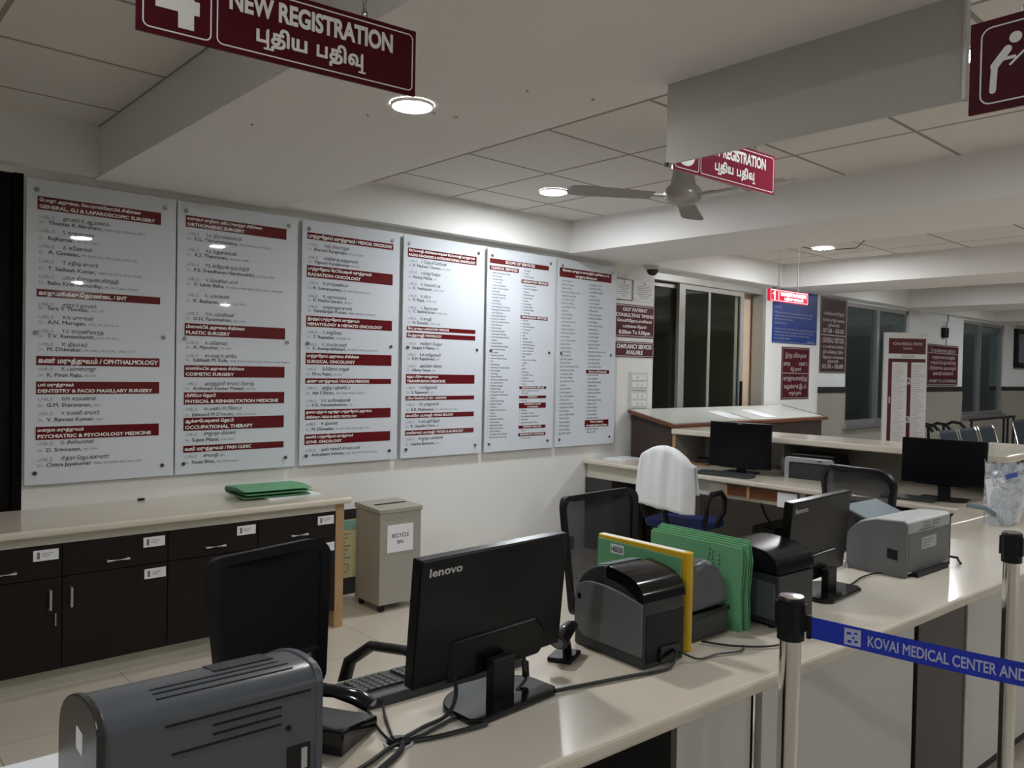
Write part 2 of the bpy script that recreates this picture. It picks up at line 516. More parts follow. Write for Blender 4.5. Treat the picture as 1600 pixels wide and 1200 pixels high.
wall.box(15.78, 24, WY-0.01, WY+0.22, 0, 1.29)
struct(wall.build('wall_back_dado', 'wall_stone'))
wall = MB()
for (a, b) in ((9.08, 9.78), (11.70, 13.80), (15.78, 24)):
    wall.box(a, b, WY-0.02, WY+0.22, 1.29, 1.36)
struct(wall.build('trim_20', 'band_dark'))
# other sides of the room
struct(MB().box(-4.2, -4, -9, WY, 0, CZ).build('wall_left', 'wall_cream'))
struct(MB().box(24, 24.2, -9, WY, 0, CZ).build('wall_right', 'wall_cream'))
struct(MB().box(-4, 24, -9.2, -9, 0, CZ).build('wall_front', 'wall_cream'))
# black skirting
struct(MB().box(2.34, 4.9, WY-0.014, WY, 0, 0.11).build('baseboard_back', 'band_dark'))
# dark closed doorway left of the boards
d = MB().box(-0.15, 0.875, WY+0.03, WY+0.07, 0, 2.425).build('door_1', 'dark_door'); struct(d)
MB().box(-0.15, -0.10, WY+0.0, WY+0.03, 0, 2.425).build('door_frame', 'dark_opening', d)
MB().box(0.835, 0.875, WY+0.0, WY+0.03, 0, 2.425).build('door_frame', 'dark_opening', d)

# aluminium sliding door and the corridor behind it
door = MB()
door.box(5.925, 7.87, WY+0.01, WY+0.10, 2.36, 2.425)
door.box(7.81, 7.87, WY-0.004, WY+0.12, 0, 2.425)
door.box(5.925, 5.945, WY+0.02, WY+0.10, 0, 2.36)
d = struct(door.build('door_2', 'door_aluminium'))
f = MB()
f.box(6.355, 6.45, WY+0.03, WY+0.065, 0.0, 2.36)
f.box(7.425, 7.49, WY+0.03, WY+0.065, 0.0, 2.36)
f.box(6.45, 7.425, WY+0.03, WY+0.065, 2.31, 2.36)
f.box(6.45, 7.425, WY+0.03, WY+0.065, 0.0, 0.10)
f.box(6.845, 6.885, WY+0.035, WY+0.06, 0.1, 2.31)
fr = f.build('sliding_leaf', 'door_aluminium', d)
MB().box(6.45, 7.425, WY+0.045, WY+0.05, 0.10, 2.31).build('pane', 'glass_dark', fr)
MB().box(7.437, 7.455, WY+0.005, WY+0.03, 1.05, 1.42).build('handle', 'black_plastic', fr)
f = MB()
f.box(5.945, 6.355, WY+0.075, WY+0.10, 2.31, 2.345)
f.box(5.945, 6.355, WY+0.075, WY+0.10, 0, 0.1)
fr = f.build('fixed_leaf', 'door_aluminium', d)
MB().box(5.945, 6.40, WY+0.085, WY+0.09, 0.1, 2.31).build('pane', 'glass_dark', fr)
# corridor behind the door
w_ = MB()
w_.box(7.52, 7.95, WY+0.16, WY+2.9, 0, CZ)
w_.box(4.8, 7.95, WY+2.7, WY+2.9, 0, CZ)
w_.box(4.6, 4.8, WY+0.22, WY+2.9, 0, CZ)
w_.box(4.6, 7.95, WY+0.22, WY+2.9, CZ, CZ+0.06)
struct(w_.build('wall_corridor', 'corridor_tan'))

def window(num, x0, x1, z0, z1, mull):
    f = MB(); t = 0.05
    f.box(x0, x1, WY+0.02, WY+0.09, z0, z0+t); f.box(x0, x1, WY+0.02, WY+0.09, z1-t, z1)
    f.box(x0, x0+t, WY+0.02, WY+0.09, z0, z1); f.box(x1-t, x1, WY+0.02, WY+0.09, z0, z1)
    f.box(mull-0.04, mull+0.04, WY+0.01, WY+0.08, z0, z1)
    o = struct(f.build('window_%d' % num, 'aluminium'))
    MB().box(x0+t, mull, WY+0.05, WY+0.055, z0+t, z1-t).build('pane', 'glass_dark', o)
    MB().box(mull, x1-t, WY+0.06, WY+0.065, z0+t, z1-t).build('pane', 'glass_dark', o)
    MB().box(x0-0.04, x1+0.04, WY-0.05, WY+0.2, z0-0.05, z0).build('window_sill', 'aluminium', o)
window(1, 9.78, 11.70, 0.885, 2.42, 10.72)
window(2, 13.80, 15.78, 0.90, 2.42, 14.62)
# dim space outside the windows
w_ = MB()
w_.box(8.2, 34, WY+1.6, WY+1.7, 0, 3.4)
w_.box(24.2, 34, WY+0.1, WY+0.2, 0, 3.4)
struct(w_.build('wall_outside', 'wall_stone'))

# ------------------------------------------------------------------ downlights (recessed round LED panels)
def downlight(x, y, z, label, r=0.07, glow='lamp_glow', group=None):
    t = thing('ceiling_downlight', label, 'light', (x, y, z), group=group)
    MB().lathe([(r, -0.010), (r, -0.004)], n=32).build('diffuser', glow, t)
    m = MB()
    prof = [(r+0.001, -0.002), (r+0.001, -0.012), (r+0.006, -0.010), (r+0.008, -0.0005)]
    rings = [[m.bm.verts.new((q*math.cos(2*PI*k/32), q*math.sin(2*PI*k/32), h)) for k in range(32)] for q, h in prof]
    for A, B in zip(rings, rings[1:]):
        for k in range(32): m.bm.faces.new((A[k], A[(k+1) % 32], B[(k+1) % 32], B[k]))
    m.build('trim_ring', 'lamp_ring', t, smooth=True)
    return t
downlight(1.665, 2.395, BZ, 'round lit downlight in the beam underside beside the nearest maroon registration sign')
downlight(3.81, 3.82, CZ, 'round lit downlight in the tiled ceiling left of the ceiling fan', r=0.088, glow='lamp_glow_white')
downlight(7.23, 3.645, CZ, 'round lit downlight in the far ceiling bay above the glowing counter sign', r=0.092, glow='lamp_glow_white')
# unseen lamps: some read from reflections and a shadow edge, others added as fill
for (x, y, z) in ((3.25, 1.06, CZ), (-0.55, 1.0, CZ), (-0.6, -2.4, CZ), (5.15, -3.3, BZ), (6.7, -4.3, CZ), (3.3, -4.4, CZ), (7.2, 0.7, CZ), (10.2, 3.5, CZ), (10.2, 0.6, CZ), (13.6, 3.2, CZ), (13.6, 0.2, CZ), (17.0, 2.5, CZ)):
    downlight(x, y, z, 'round lit downlight of the hall ceiling outside the picture, in a set partly added for fill', glow=('lamp_glow_white' if y > 0.9 else 'lamp_glow_hall'), group='hall downlights outside the picture')

# small dark marks on the beam underside
m = MB()
for (x, y, r) in ((1.867, 2.401, 0.012), (1.78, 2.42, 0.007), (1.62, 2.62, 0.006), (1.36, 3.05, 0.006), (1.86, 2.0, 0.006), (2.08, 1.9, 0.007)):
    m.lathe([(r, 0), (r*0.6, -0.004)], c=(x, y, BZ), n=8)
o = m.build('plaster_marks', 'fan_brown'); o['kind'] = 'structure'; o.name = 'trim_21'

# ------------------------------------------------------------------ blank hanging board under the beam
b = thing('blank_signboard', 'large blank grey board hanging from the beam along its edge', 'board', (2.15, 1.18, BZ))
MB().box(-0.004, 0.004, -0.45, 0.45, -0.262, 0).build('sheet', 'board_blank', b)
MB().box(-0.012, 0.010, -0.455, -0.447, -0.262, 0).build('edge_strip', 'aluminium', b)
MB().box(-0.010, 0.008, 0.440, 0.452, -0.268, -0.256).build('corner_clip', 'black_plastic', b)

# ------------------------------------------------------------------ ceiling fan
f = thing('ceiling_fan', 'brown three-blade ceiling fan hanging behind the glaring registration sign', 'fan', (3.50, 2.545, 2.42))
MB().lathe([(0.030, 0.06), (0.085, 0.055), (0.098, 0.035), (0.100, 0.012), (0.092, -0.012), (0.070, -0.030), (0.030, -0.040)], n=32).build('motor_housing', 'fan_motor', f, smooth=True)
MB().lathe([(0.078, 0.052), (0.066, 0.075), (0.052, 0.15), (0.040, 0.165), (0.012, 0.168)], n=24).build('lower_canopy', 'fan_motor', f, smooth=True)
MB().cyl((0, 0, 0.10), (0, 0, 0.25), 0.012).build('down_rod', 'fan_motor', f)
MB().lathe([(0.02, 0.19), (0.06, 0.24), (0.062, 0.279)], n=24).build('ceiling_canopy', 'fan_motor', f, smooth=True)
for a in (150, 270, 30):
    M = Matrix.Rotation(R(a), 4, 'Z')
    br = MB(); br.box(0.085, 0.20, -0.020, 0.020, 0.002, 0.009, M)
    bl = MB()
    P = [(0.17, -0.05), (0.56, -0.066), (0.61, -0.055), (0.63, -0.02), (0.63, 0.03), (0.61, 0.06), (0.56, 0.068), (0.17, 0.05)]
    bl.prism(P, 'z', 0.0, 0.004, M @ Matrix.Rotation(R(9), 4, 'X'))
    o = bl.build('blade', 'fan_brown', f)
    br.build('blade_bracket', 'fan_motor', o)

# ------------------------------------------------------------------ cctv dome
c = thing('security_camera', 'small white dome security camera under the beam by the glass door', 'camera', (5.71, 4.46, BZ))
MB().lathe([(0.045, 0), (0.075, -0.004), (0.075, -0.03), (0.055, -0.036)], n=28).build('base', 'cctv_white', c, smooth=True)
MB().lathe([(0.052, -0.034), (0.050, -0.055), (0.036, -0.078), (0.012, -0.088)], n=28).build('dome', 'cctv_dome', c, smooth=True)

# ------------------------------------------------------------------ hanging registration signs
def chain(mb, x, y, z0, z1, pitch=0.028):
    k = 0; z = z0
    while z < z1:
        P = []
        for i in range(11):
            a = 2*PI*i/10
            dx = 0.006*math.cos(a); dz = 0.018*math.sin(a)
            P.append((x+(dx if k % 2 == 0 else 0), y+(0 if k % 2 == 0 else dx), z+0.012+dz))
        mb.tube(P, 0.0018, 5, cap=False); z += pitch*0.9; k += 1
def border(mb, w, h, r, t, cx, cz, y):
    A = rrect(w, h, r, 5, cx, cz); B = rrect(w-2*t, h-2*t, max(r-t, 0.001), 5, cx, cz)
    va = [mb.bm.verts.new((p[0], y, p[1])) for p in A]; vb = [mb.bm.verts.new((p[0], y, p[1])) for p in B]
    n = len(A)
    for i in range(n): mb.bm.faces.new((va[i], va[(i+1) % n], vb[(i+1) % n], vb[i]))
def reg_sign(number, label, loc, rotz, w, h, topz, tilt=0.0, pm='maroon_sign'):
    s = thing('hanging_sign', label, 'sign', loc, rotz)
    s.rotation_euler.y = tilt
    MB().box(-w/2, w/2, -0.003, 0.003, 0, h).build('sign_plate', pm, s)
    y = -0.0036
    L = MB(); nb = w*0.235
    border(L, nb-0.012, h-0.018, 0.012, 0.0026, -w/2+nb/2+0.004, h/2, y)
    border(L, w-nb-0.014, h-0.018, 0.012, 0.0026, -w/2+nb+(w-nb)/2, h/2, y)
    put_text(L, number, -w/2+nb/2+0.004, h*0.20, h*0.64, y, off=0.055, width=nb*0.58, align='c')
    put_text(L, 'NEW REGISTRATION', -w/2+nb+(w-nb)*0.47, h*0.585, h*0.255, y, off=0.040, width=(w-nb)*0.80, align='c')
    seq = (('ப', 0.70, True), ('தி', 1.05, False), ('ய', 0.92, False), ('', 0.34, False), ('ப', 0.66, False), ('தி', 1.05, False), ('வ', 0.95, True))
    k = (w-nb)*0.53/(sum(q[1]+0.10 for q in seq)); x = -w/2+nb+(w-nb)*0.19; cap = h*0.19
    for g, wd, foot in seq:
        if g:
            put_text(L, g, x, h*0.245, cap, y, off=0.042, width=wd*k)
            if foot:
                xr = x+wd*k; t_ = h*0.034
                L.face([(xr-t_, y-0.0002, h*0.245-cap*0.42), (xr, y-0.0002, h*0.245-cap*0.42), (xr, y-0.0002, h*0.245+cap*0.99), (xr-t_, y-0.0002, h*0.245+cap*0.99)])
                L.face([(xr-t_*2.2, y-0.0003, h*0.245-cap*0.52), (xr+t_*1.2, y-0.0003, h*0.245-cap*0.52), (xr+t_*1.2, y-0.0003, h*0.245-cap*0.38), (xr-t_*2.2, y-0.0003, h*0.245-cap*0.38)])
        x += (wd+0.10)*k
    build_text(L, 'sign_lettering', 'ink_white', s)
    for x in (-w*0.30, w*0.285):
        c = MB(); chain(c, x, 0, h-0.012, topz-loc[2])
        c.build('chain', 'screw_metal', s)
    return s
reg_sign('4', 'nearest maroon hanging sign with a large 4 and New Registration lettering', (0.737, 1.485, 2.090), R(-6.5), 0.560, 0.140, BZ)
reg_sign('3', 'maroon New Registration sign partly hidden by the blank board, near the fan', (2.606, 1.70, 2.212), R(-3), 0.622, 0.155, CZ, pm='maroon_sign_lit')
# queue pictogram sign, running away from us on the right
s = thing('pictogram_sign', 'maroon hanging sign with a white pictogram of a person at a desk', 'sign', (1.6, 0.535, 1.978), R(-90))
MB().box(0, 0.50, -0.003, 0.003, 0, 0.164).build('sign_plate', 'maroon_sign', s)
L = MB(); y = -0.0036
border(L, 0.165, 0.138, 0.018, 0.0026, 0.100, 0.082, y)
def blob(mb, x, z, r, y):
    P = [mb.bm.verts.new((x+r*math.cos(2*PI*k/20), y, z+r*math.sin(2*PI*k/20))) for k in range(20)]
    mb.bm.faces.new(P)
_bk = [0]
def bar(mb, a, b, t, y):
    _bk[0] += 1; y -= 0.00012*_bk[0]
    a = Vector(a); b = Vector(b); d = (b-a).normalized(); nn = Vector((-d.y, d.x))*t/2
    P = [a+nn, b+nn] ; Q = [b-nn, a-nn]
    mb.bm.faces.new([mb.bm.verts.new((p.x, y, p.y)) for p in P+Q])
    blob(mb, a.x, a.y, t/2, y-0.00004); blob(mb, b.x, b.y, t/2, y-0.00008)
blob(L, 0.073, 0.122, 0.010, y)
bar(L, (0.061, 0.104), (0.041, 0.079), 0.014, y)
bar(L, (0.041, 0.079), (0.039, 0.036), 0.011, y)
bar(L, (0.056, 0.088), (0.072, 0.088), 0.006, y-0.0002)
bar(L, (0.066, 0.076), (0.086, 0.094), 0.004, y)
bar(L, (0.086, 0.094), (0.096, 0.098), 0.004, y)
bar(L, (0.096, 0.098), (0.098, 0.118), 0.004, y)
bar(L, (0.098, 0.118), (0.150, 0.118), 0.004, y)
bar(L, (0.150, 0.118), (0.150, 0.040), 0.004, y)
build_text(L, 'pictogram', 'ink_white', s)
c = MB(); chain(c, 0.087, 0, 0.155, CZ-1.978); c.build('chain', 'screw_metal', s)
c = MB(); chain(c, 0.42, 0, 0.155, CZ-1.978); c.build('chain', 'screw_metal', s)

# lit counter sign with the 1
s = thing('lit_counter_sign', 'small glowing red counter sign with a white 1 before the blue notice', 'sign', (6.80, 3.75, 2.155), R(-2))
MB().box(-0.32, 0.32, -0.015, 0.015, 0, 0.108).build('sign_box', 'sign_lit_red', s, bevel=0.003)
L = MB(); y = -0.0158
border(L, 0.125, 0.094, 0.008, 0.0022, -0.250, 0.054, y)
border(L, 0.490, 0.094, 0.008, 0.0022, 0.070, 0.054, y)
strokes(L, ['one'], -0.276, 0.022, 0.064, y-0.0004, 0.017, width=0.060)
put_text(L, 'REGISTRATION', 0.070, 0.058, 0.028, y, off=0.055, width=0.43, align='c')
put_text(L, 'பதிவு மையம்', 0.075, 0.022, 0.024, y, off=0.045, width=0.32, align='c')
build_text(L, 'sign_lettering', 'sign_lit_white', s)
for x in (-0.16, 0.16):
    MB().cyl((x, 0, 0.105), (x, 0, BZ+0.254-2.155), 0.004, n=8).build('hanging_rod', 'cable_white', s)
# loose cable on the ceiling near that sign
tag(MB().tube([(6.64, 3.7, 2.68), (6.75, 3.45, 2.60), (6.95, 3.2, 2.62), (7.0, 3.15, 2.69)], 0.004, 6).build('loose_ceiling_cable', 'cable_black'),
    'thin dark cable looping under the ceiling above the glowing sign', 'cable')
# ================================================================== DOCTOR AND SERVICE BOARDS
DR = 'டாக்டர். '
def board(label, xc, w=0.725):
    t = thing('notice_board', label, 'board', (xc, WY-0.0295, 0.872), group='white acrylic boards along the wall')
    MB().box(-w/2, w/2, -0.004, 0.004, 0, 1.533).build('acrylic_sheet', 'acrylic_white', t, bevel=0.0015, seg=1)
    for x in (-w/2+0.045, w/2-0.062):
        for z in (1.478, 0.765, 0.060):
            MB().lathe([(0.010, -0.0293), (0.010, -0.002), (0.012, 0.0045), (0.012, 0.008), (0.009, 0.012)], n=14, M=Matrix.Translation((x, 0, z)) @ Matrix.Rotation(R(90), 4, 'X')).build('standoff_screw', 'screw_metal', t, smooth=True)
    return t
YB = -0.0046     # front face of the sheet
def heading(t, x0, x1, z1, z0, lines, align='l', hb=None):
    b = MB().box(x0, x1, YB-0.0010, YB+0.0004, z0, z1).build('heading_bar', 'maroon', t)
    L = MB(); h = (z1-z0)/len(lines)
    for i, s in enumerate(lines):
        cap = h*0.52 if len(lines) > 1 else h*0.56
        zz = z1-h*(i+1)+h*0.26
        tam = any(ord(c) > 0x0b00 for c in s)
        xx = (x0+0.008) if align == 'l' else (x0+x1)/2
        sx = 1.0 if not tam else 0.92
        V, F = text_shape(s, 0.03)
        wd = (max(v.x for v in V)-min(v.x for v in V))*cap/0.7*sx
        mx = (x1-x0)-0.016
        put_text(L, s, xx, zz, cap*(0.85 if tam else 1), YB-0.0015, off=0.034, width=min(wd*(0.92 if tam else 1.20), mx), align=align)
    build_text(L, 'heading_lettering', 'ink_white', b)
def doctor_board(label, xc, hx, rows, data):
    t = board(label, xc)
    x0, x1 = hx
    for (k, za, zb), d in zip(rows, data):
        if k == 'H':
            heading(t, x0, x1, za, zb, d)
        else:
            Ld, Lg = MB(), MB()
            ct = 0.0188
            put_text(Lg, DR, x0+0.010, za-0.009, ct*0.9, YB, off=0.004, sx=0.8)
            put_text(Ld, d[0], x0+0.010+0.105, za-0.009, ct*0.95, YB, off=0.016, sx=0.85)
            put_text(Lg, d[3] if len(d) > 3 else 'Dr.', x0+0.010, zb-0.009, ct*0.8, YB, off=0.0, sx=0.9)
            V, F = text_shape(d[1], 0.015)
            k1 = ct/0.7*1.12
            put_text(Ld, d[1], x0+0.048, zb-0.009, ct, YB, off=0.022, sx=1.12)
            xe = x0+0.048+(max(v.x for v in V)-min(v.x for v in V))*k1+0.012
            if d[2]:
                V, F = text_shape(d[2], 0)
                wd = (max(v.x for v in V)-min(v.x for v in V))*0.0115/0.7
                put_text(Lg, d[2], xe, zb-0.009, 0.0115, YB, off=0.006, width=min(wd, x1+0.03-xe))
            build_entry(Ld, Lg, 'doctor_entry', t)
    return t

BR1 = [('H', 1.447, 1.381), ('N', 1.348, 1.321), ('N', 1.279, 1.243), ('N', 1.203, 1.173), ('N', 1.126, 1.091), ('N', 1.05, 1.019), ('H', 0.985, 0.946), ('N', 0.912, 0.892), ('N', 0.848, 0.821), ('N', 0.778, 0.752), ('N', 0.711, 0.685), ('H', 0.65, 0.603), ('N', 0.586, 0.555), ('H', 0.521, 0.457), ('N', 0.434, 0.402), ('N', 0.36, 0.328), ('H', 0.293, 0.227), ('N', 0.209, 0.174), ('N', 0.128, 0.098)]
BR2 = [('H', 1.456, 1.391), ('N', 1.358, 1.329), ('N', 1.268, 1.24), ('N', 1.186, 1.155), ('N', 1.103, 1.075), ('N', 1.014, 0.981), ('N', 0.91, 0.881), ('H', 0.852, 0.783), ('N', 0.745, 0.719), ('N', 0.672, 0.647), ('H', 0.616, 0.549), ('N', 0.513, 0.485), ('H', 0.463, 0.394), ('N', 0.369, 0.336), ('H', 0.319, 0.246), ('N', 0.226, 0.192), ('H', 0.161, 0.123), ('N', 0.101, 0.066)]
BR3 = [('H', 1.457, 1.416), ('N', 1.386, 1.356), ('N', 1.306, 1.278), ('H', 1.253, 1.179), ('N', 1.147, 1.115), ('N', 1.065, 1.039), ('N', 0.999, 0.973), ('H', 0.939, 0.871), ('N', 0.838, 0.808), ('N', 0.762, 0.736), ('H', 0.707, 0.635), ('N', 0.607, 0.575), ('H', 0.547, 0.513), ('N', 0.487, 0.455), ('N', 0.407, 0.379), ('H', 0.351, 0.287), ('N', 0.26, 0.226), ('H', 0.194, 0.13), ('N', 0.095, 0.065)]
BR4 = [('H', 1.45, 1.387), ('N', 1.363, 1.332), ('N', 1.286, 1.253), ('N', 1.206, 1.177), ('N', 1.123, 1.096), ('N', 1.042, 1.017), ('N', 0.967, 0.939), ('H', 0.912, 0.883), ('H', 0.867, 0.834), ('N', 0.795, 0.765), ('N', 0.717, 0.689), ('N', 0.639, 0.61), ('H', 0.581, 0.516), ('N', 0.488, 0.455), ('H', 0.429, 0.4), ('N', 0.371, 0.335), ('H', 0.31, 0.277), ('N', 0.251, 0.22), ('H', 0.191, 0.157), ('N', 0.132, 0.096)]

D1 = [['பொது அறுவை, லேப்ராஸ்கோபிக் சிகிச்சை', 'GENERAL, G.I & LAPAROSCOPIC SURGERY'],
 ('தாமஸ் K. ஆப்ரகாம்', 'Thomas K Abraham,', 'FRCS (Eng), FRCS(Edin), FRCS'),
 ('S. ராஜ்குமார்', 'Rajkumar,', 'MS, FRCS (Edin)'), ('A. கணேசன்', 'A. Ganesan,', 'MS, FRCS (UK), FRCS (Edin), FRCS (UK)'),
 ('T. சதீஷ் குமார்', 'T. Sathesh Kumar,', 'MBBS, MS, FRCS, FRCS, FIAGES'), ('பாபு கிருஷ்ணமூர்த்தி', 'Babu Krishnamurthy,', 'MS, FRCS (Edin), FIAGES'),
 ['காது.மூக்கு.தொண்டை / ENT'],
 ('சாரா V தாமஸ்', 'Sara V Thomas,', 'DLO, MS'), ('A.N. முருகன்', 'A.N. Murugan,', 'FRCS, MS, DLO (Lon)'), ('T.V. ராமணிகாந்த்', 'T.V. Ramanikanth,', 'DLO, MS (ENT)'), ('M. திவாகர்', 'M. Dhiwakar,', 'MS, MRCS, FRCS (UK) - H&N, CCST'),
 ['கண் மருத்துவம் / OPHTHALMOLOGY'], ('K. பவுன்ராஜு', 'K. Poun Raju,', 'MS, DO'),
 ['பல் மருத்துவம்', 'DENTISTRY & FACIO MAXILLARY SURGERY'], ('G.M. சரவணன்', 'G.M. Sharavanan,', 'MDS'), ('V. ரமணி குமார்', 'V. Ramani Kumar,', 'MDS'),
 ['மனநல மருத்துவம்', 'PSYCHIATRIC & PSYCHOLOGY MEDICINE'], ('D. சீனிவாசன்', 'D. Srinivasan,', 'MD, DPM'), ('சித்ரா ஜெயக்குமார்', 'Chitra Jayakumar', 'MBBS, DCP(NIM), MRC Psych (UK)')]
D2 = [['எலும்பு முறிவு, மூட்டுமாற்று சிகிச்சை', 'ORTHOPAEDIC SURGERY'],
 ('S.G. திருமலைசாமி', 'S.G. Thirumalaisamy,', 'MS, DNB (Ortho), MCh(UK)'), ('A.S. தென்னவன்', 'A.S. Thennavan,', 'MS(Ortho), DNB'), ('P.E. ஸ்ரீதரன் நம்பூதிரி', 'P.E. Sreedharan Nambouthiri,', 'MS, Ortho FRSM'), ('V. லெனின் பாபு', 'V. Lenin Babu,', 'MS (Ortho), MRCS (Edin), FRCS (Ortho), Fellowship'), ('K. பாஸ்கரன்', 'K. Baskaran,', 'MS, FRCS (UK), FRCS'), ('O.N. பரமசிவன்', 'O.N. Paramasivan,', 'FRCS (Eds)'),
 ['பிளாஸ்டிக் அறுவை சிகிச்சை', 'PLASTIC SURGERY'], ('A. மனோகர்', 'A. Manohar,', 'MS, MCh'), ('சுபாஷ் M. காலே', 'Subhash M. Kale,', 'DNB, (PLAST), Plastic Surgery & Microvascular Surgeon'),
 ['காஸ்மெடிக் அறுவை சிகிச்சை', 'COSMETIC SURGERY'], ('அர்த்தநாரி குமார் பிரசாத்', 'Arthanari Kumar Prasad,', 'MS, MCh'),
 ['பிசியோ தெரபி', 'PHYSICAL & REHABILITATION MEDICINE'], ('எட்மண்ட் M டிசோடா', 'Edmund M D\u2019couto,', 'MBBS, D.Phys MR'),
 ['ஆக்குபேஷனல் தெரபி', 'OCCUPATIONAL THERAPY'], ('சுஜாதா மிஸ்சல்', 'Sujata Missal,', 'M.Sc, FISOT', 'Ms.'),
 ['வலி மருத்துவம் / PAIN CLINIC'], ('சுவாதி பட்', 'Swati Bhat,', 'MD, FIPM (Advanc)')]
D3 = [['புற்றுநோய் மருத்துவம் / MEDICAL ONCOLOGY'], ('பரத் ரங்கராஜன்', 'Bharath Rangarajan,', 'MD, DM (DNB)'), ('விக்னேஷ் கந்தகுமார்', 'Vignesh Kandakumar', 'MD, DM'),
 ['புற்றுநோய் ரேடியேஷன் மருத்துவம்', 'RADIATION ONCOLOGY'], ('R. சுப்ரமணியம்', 'R. Subramaniam,', 'MD, MRCP (UK), FRCR (UK)'), ('R. மதுசாய்ராம்', 'R. Madhu Sairam,', 'MD (R.T)'), ('வரதராஜன் குமார்', 'Varadarajan Kumar,', 'MBBS, MRCP(UK), FRCR(UK)'),
 ['இரத்தப் புற்றுநோய் மருத்துவம்', 'HEMATOLOGY & HEMATO ONCOLOGY'], ('T. ராஜசேகர்', 'T. Rajasekar,', 'MD (Path), DM'), ('K. ராமபிரபாகரி', 'K. Ramaprabhahari,', 'MD, MRCP, FRCPath, CCST (UK)'),
 ['புற்றுநோய் அறுவை சிகிச்சை', 'SURGICAL ONCOLOGY'], ('ஃபிரோஸ் ராஜன்', 'Firoz Rajan,', 'MS, MCh'),
 ['அணு மருத்துவம் / NUCLEAR MEDICINE'], ('அஜித் S ஷிண்டோ', 'Ajit S Shinto,', 'DRM, DNB, MNAMS, PGDHM'), ('K.K. கமலேஷ்வரன்', 'K.K. Kamaleshwaran,', 'MD'),
 ['தலை மற்றும் கழுத்து புற்றுநோய் அறுவை', 'சிகிச்சை / HEAD & NECK ONCOLOGY'], ('M. திவாகர்', 'M. Dhiwakar,', 'MS, MRCS, FRCS (UK) - H&N, CCST'),
 ['மகளிர் புற்றுநோய் மருத்துவம்', 'GYNE. ONCOLOGY'], ('அன்புக்கனி சுப்பையன்', 'Anbukkani Subbian,', 'DGO, DNB, MRCOG, FIGO Fellow')]
D4 = [['ரேடியாலஜி, சிகிச்சைமுறைகள் ரேடியாலஜி மருத்துவம்', 'RADIO DIAGNOSIS & INTERVENTIONAL RADIOLOGY'], ('P. மேத்யூ செரியன்', 'P. Mathew Cherian,', 'MD, FRCR'), ('பங்கஜ் மேத்தா', 'Pankaj Mehta,', 'MD'), ('K. வெங்கடேஷ்', 'K. Venkatesh,', 'DMRD, DNB'), ('R. ரூபா', 'R. Rupa,', 'DMRD, DNB'), ('C. சீதாராமன்', 'C. Seetharaman,', 'DMRD, DNB'), ('N. சுமதி', 'N. Sumathi,', 'DMRD, DNB'),
 ['லேப் துறை / LABORATORY MEDICINE'], ['பெத்தாலஜி / PATHOLOGY'], ('சங்கீதா S மேத்தா', 'Sangita S Mehta,', 'MD'), ('K.M. ராஜேஸ்வரி', 'K.M. Rajeshwari,', 'MD'), ('அல்பினா வீனஸ்', 'Albina Venus,', 'MD'),
 ['ரத்தப் பிரிவு மருத்துவம்', 'TRANSFUSION MEDICINE'], ('S. ராஜேஸ்வரி', 'S. Rajeswari,', 'MD'),
 ['பயோ கெமிஸ்ட்ரி / BIO - CHEMISTRY'], ('K.R. முத்துசாமி', 'K.R. Muthusami,', 'M.Sc, M.Phil, B.Ed, Ph.D, MBA'),
 ['மைக்ரோ பயாலஜி / MICRO BIOLOGY'], ('R. காயத்ரி தேவி', 'R. Gayathri Devi,', 'MD'),
 ['மாலிகுலர் பயாலஜி / MOLECULAR BIOLOGY'], ('சுஜாதா பாஸ்கரன்', 'Sujatha Baskaran,', 'Ph.D')]
XC = [1.2425, 1.9755, 2.731, 3.486, 4.238, 4.993]
doctor_board('white doctor list board headed General, G.I and Laparoscopic Surgery, left end of the wall', XC[0], (-0.314, 0.281), BR1, D1)
doctor_board('white doctor list board headed Orthopaedic Surgery, right of the general surgery board', XC[1], (-0.318, 0.287), BR2, D2)
doctor_board('white doctor list board headed Medical Oncology above the recycle bin', XC[2], (-0.328, 0.307), BR3, D3)
doctor_board('white doctor list board headed Radio Diagnosis and Interventional Radiology', XC[3], (-0.327, 0.283), BR4, D4)

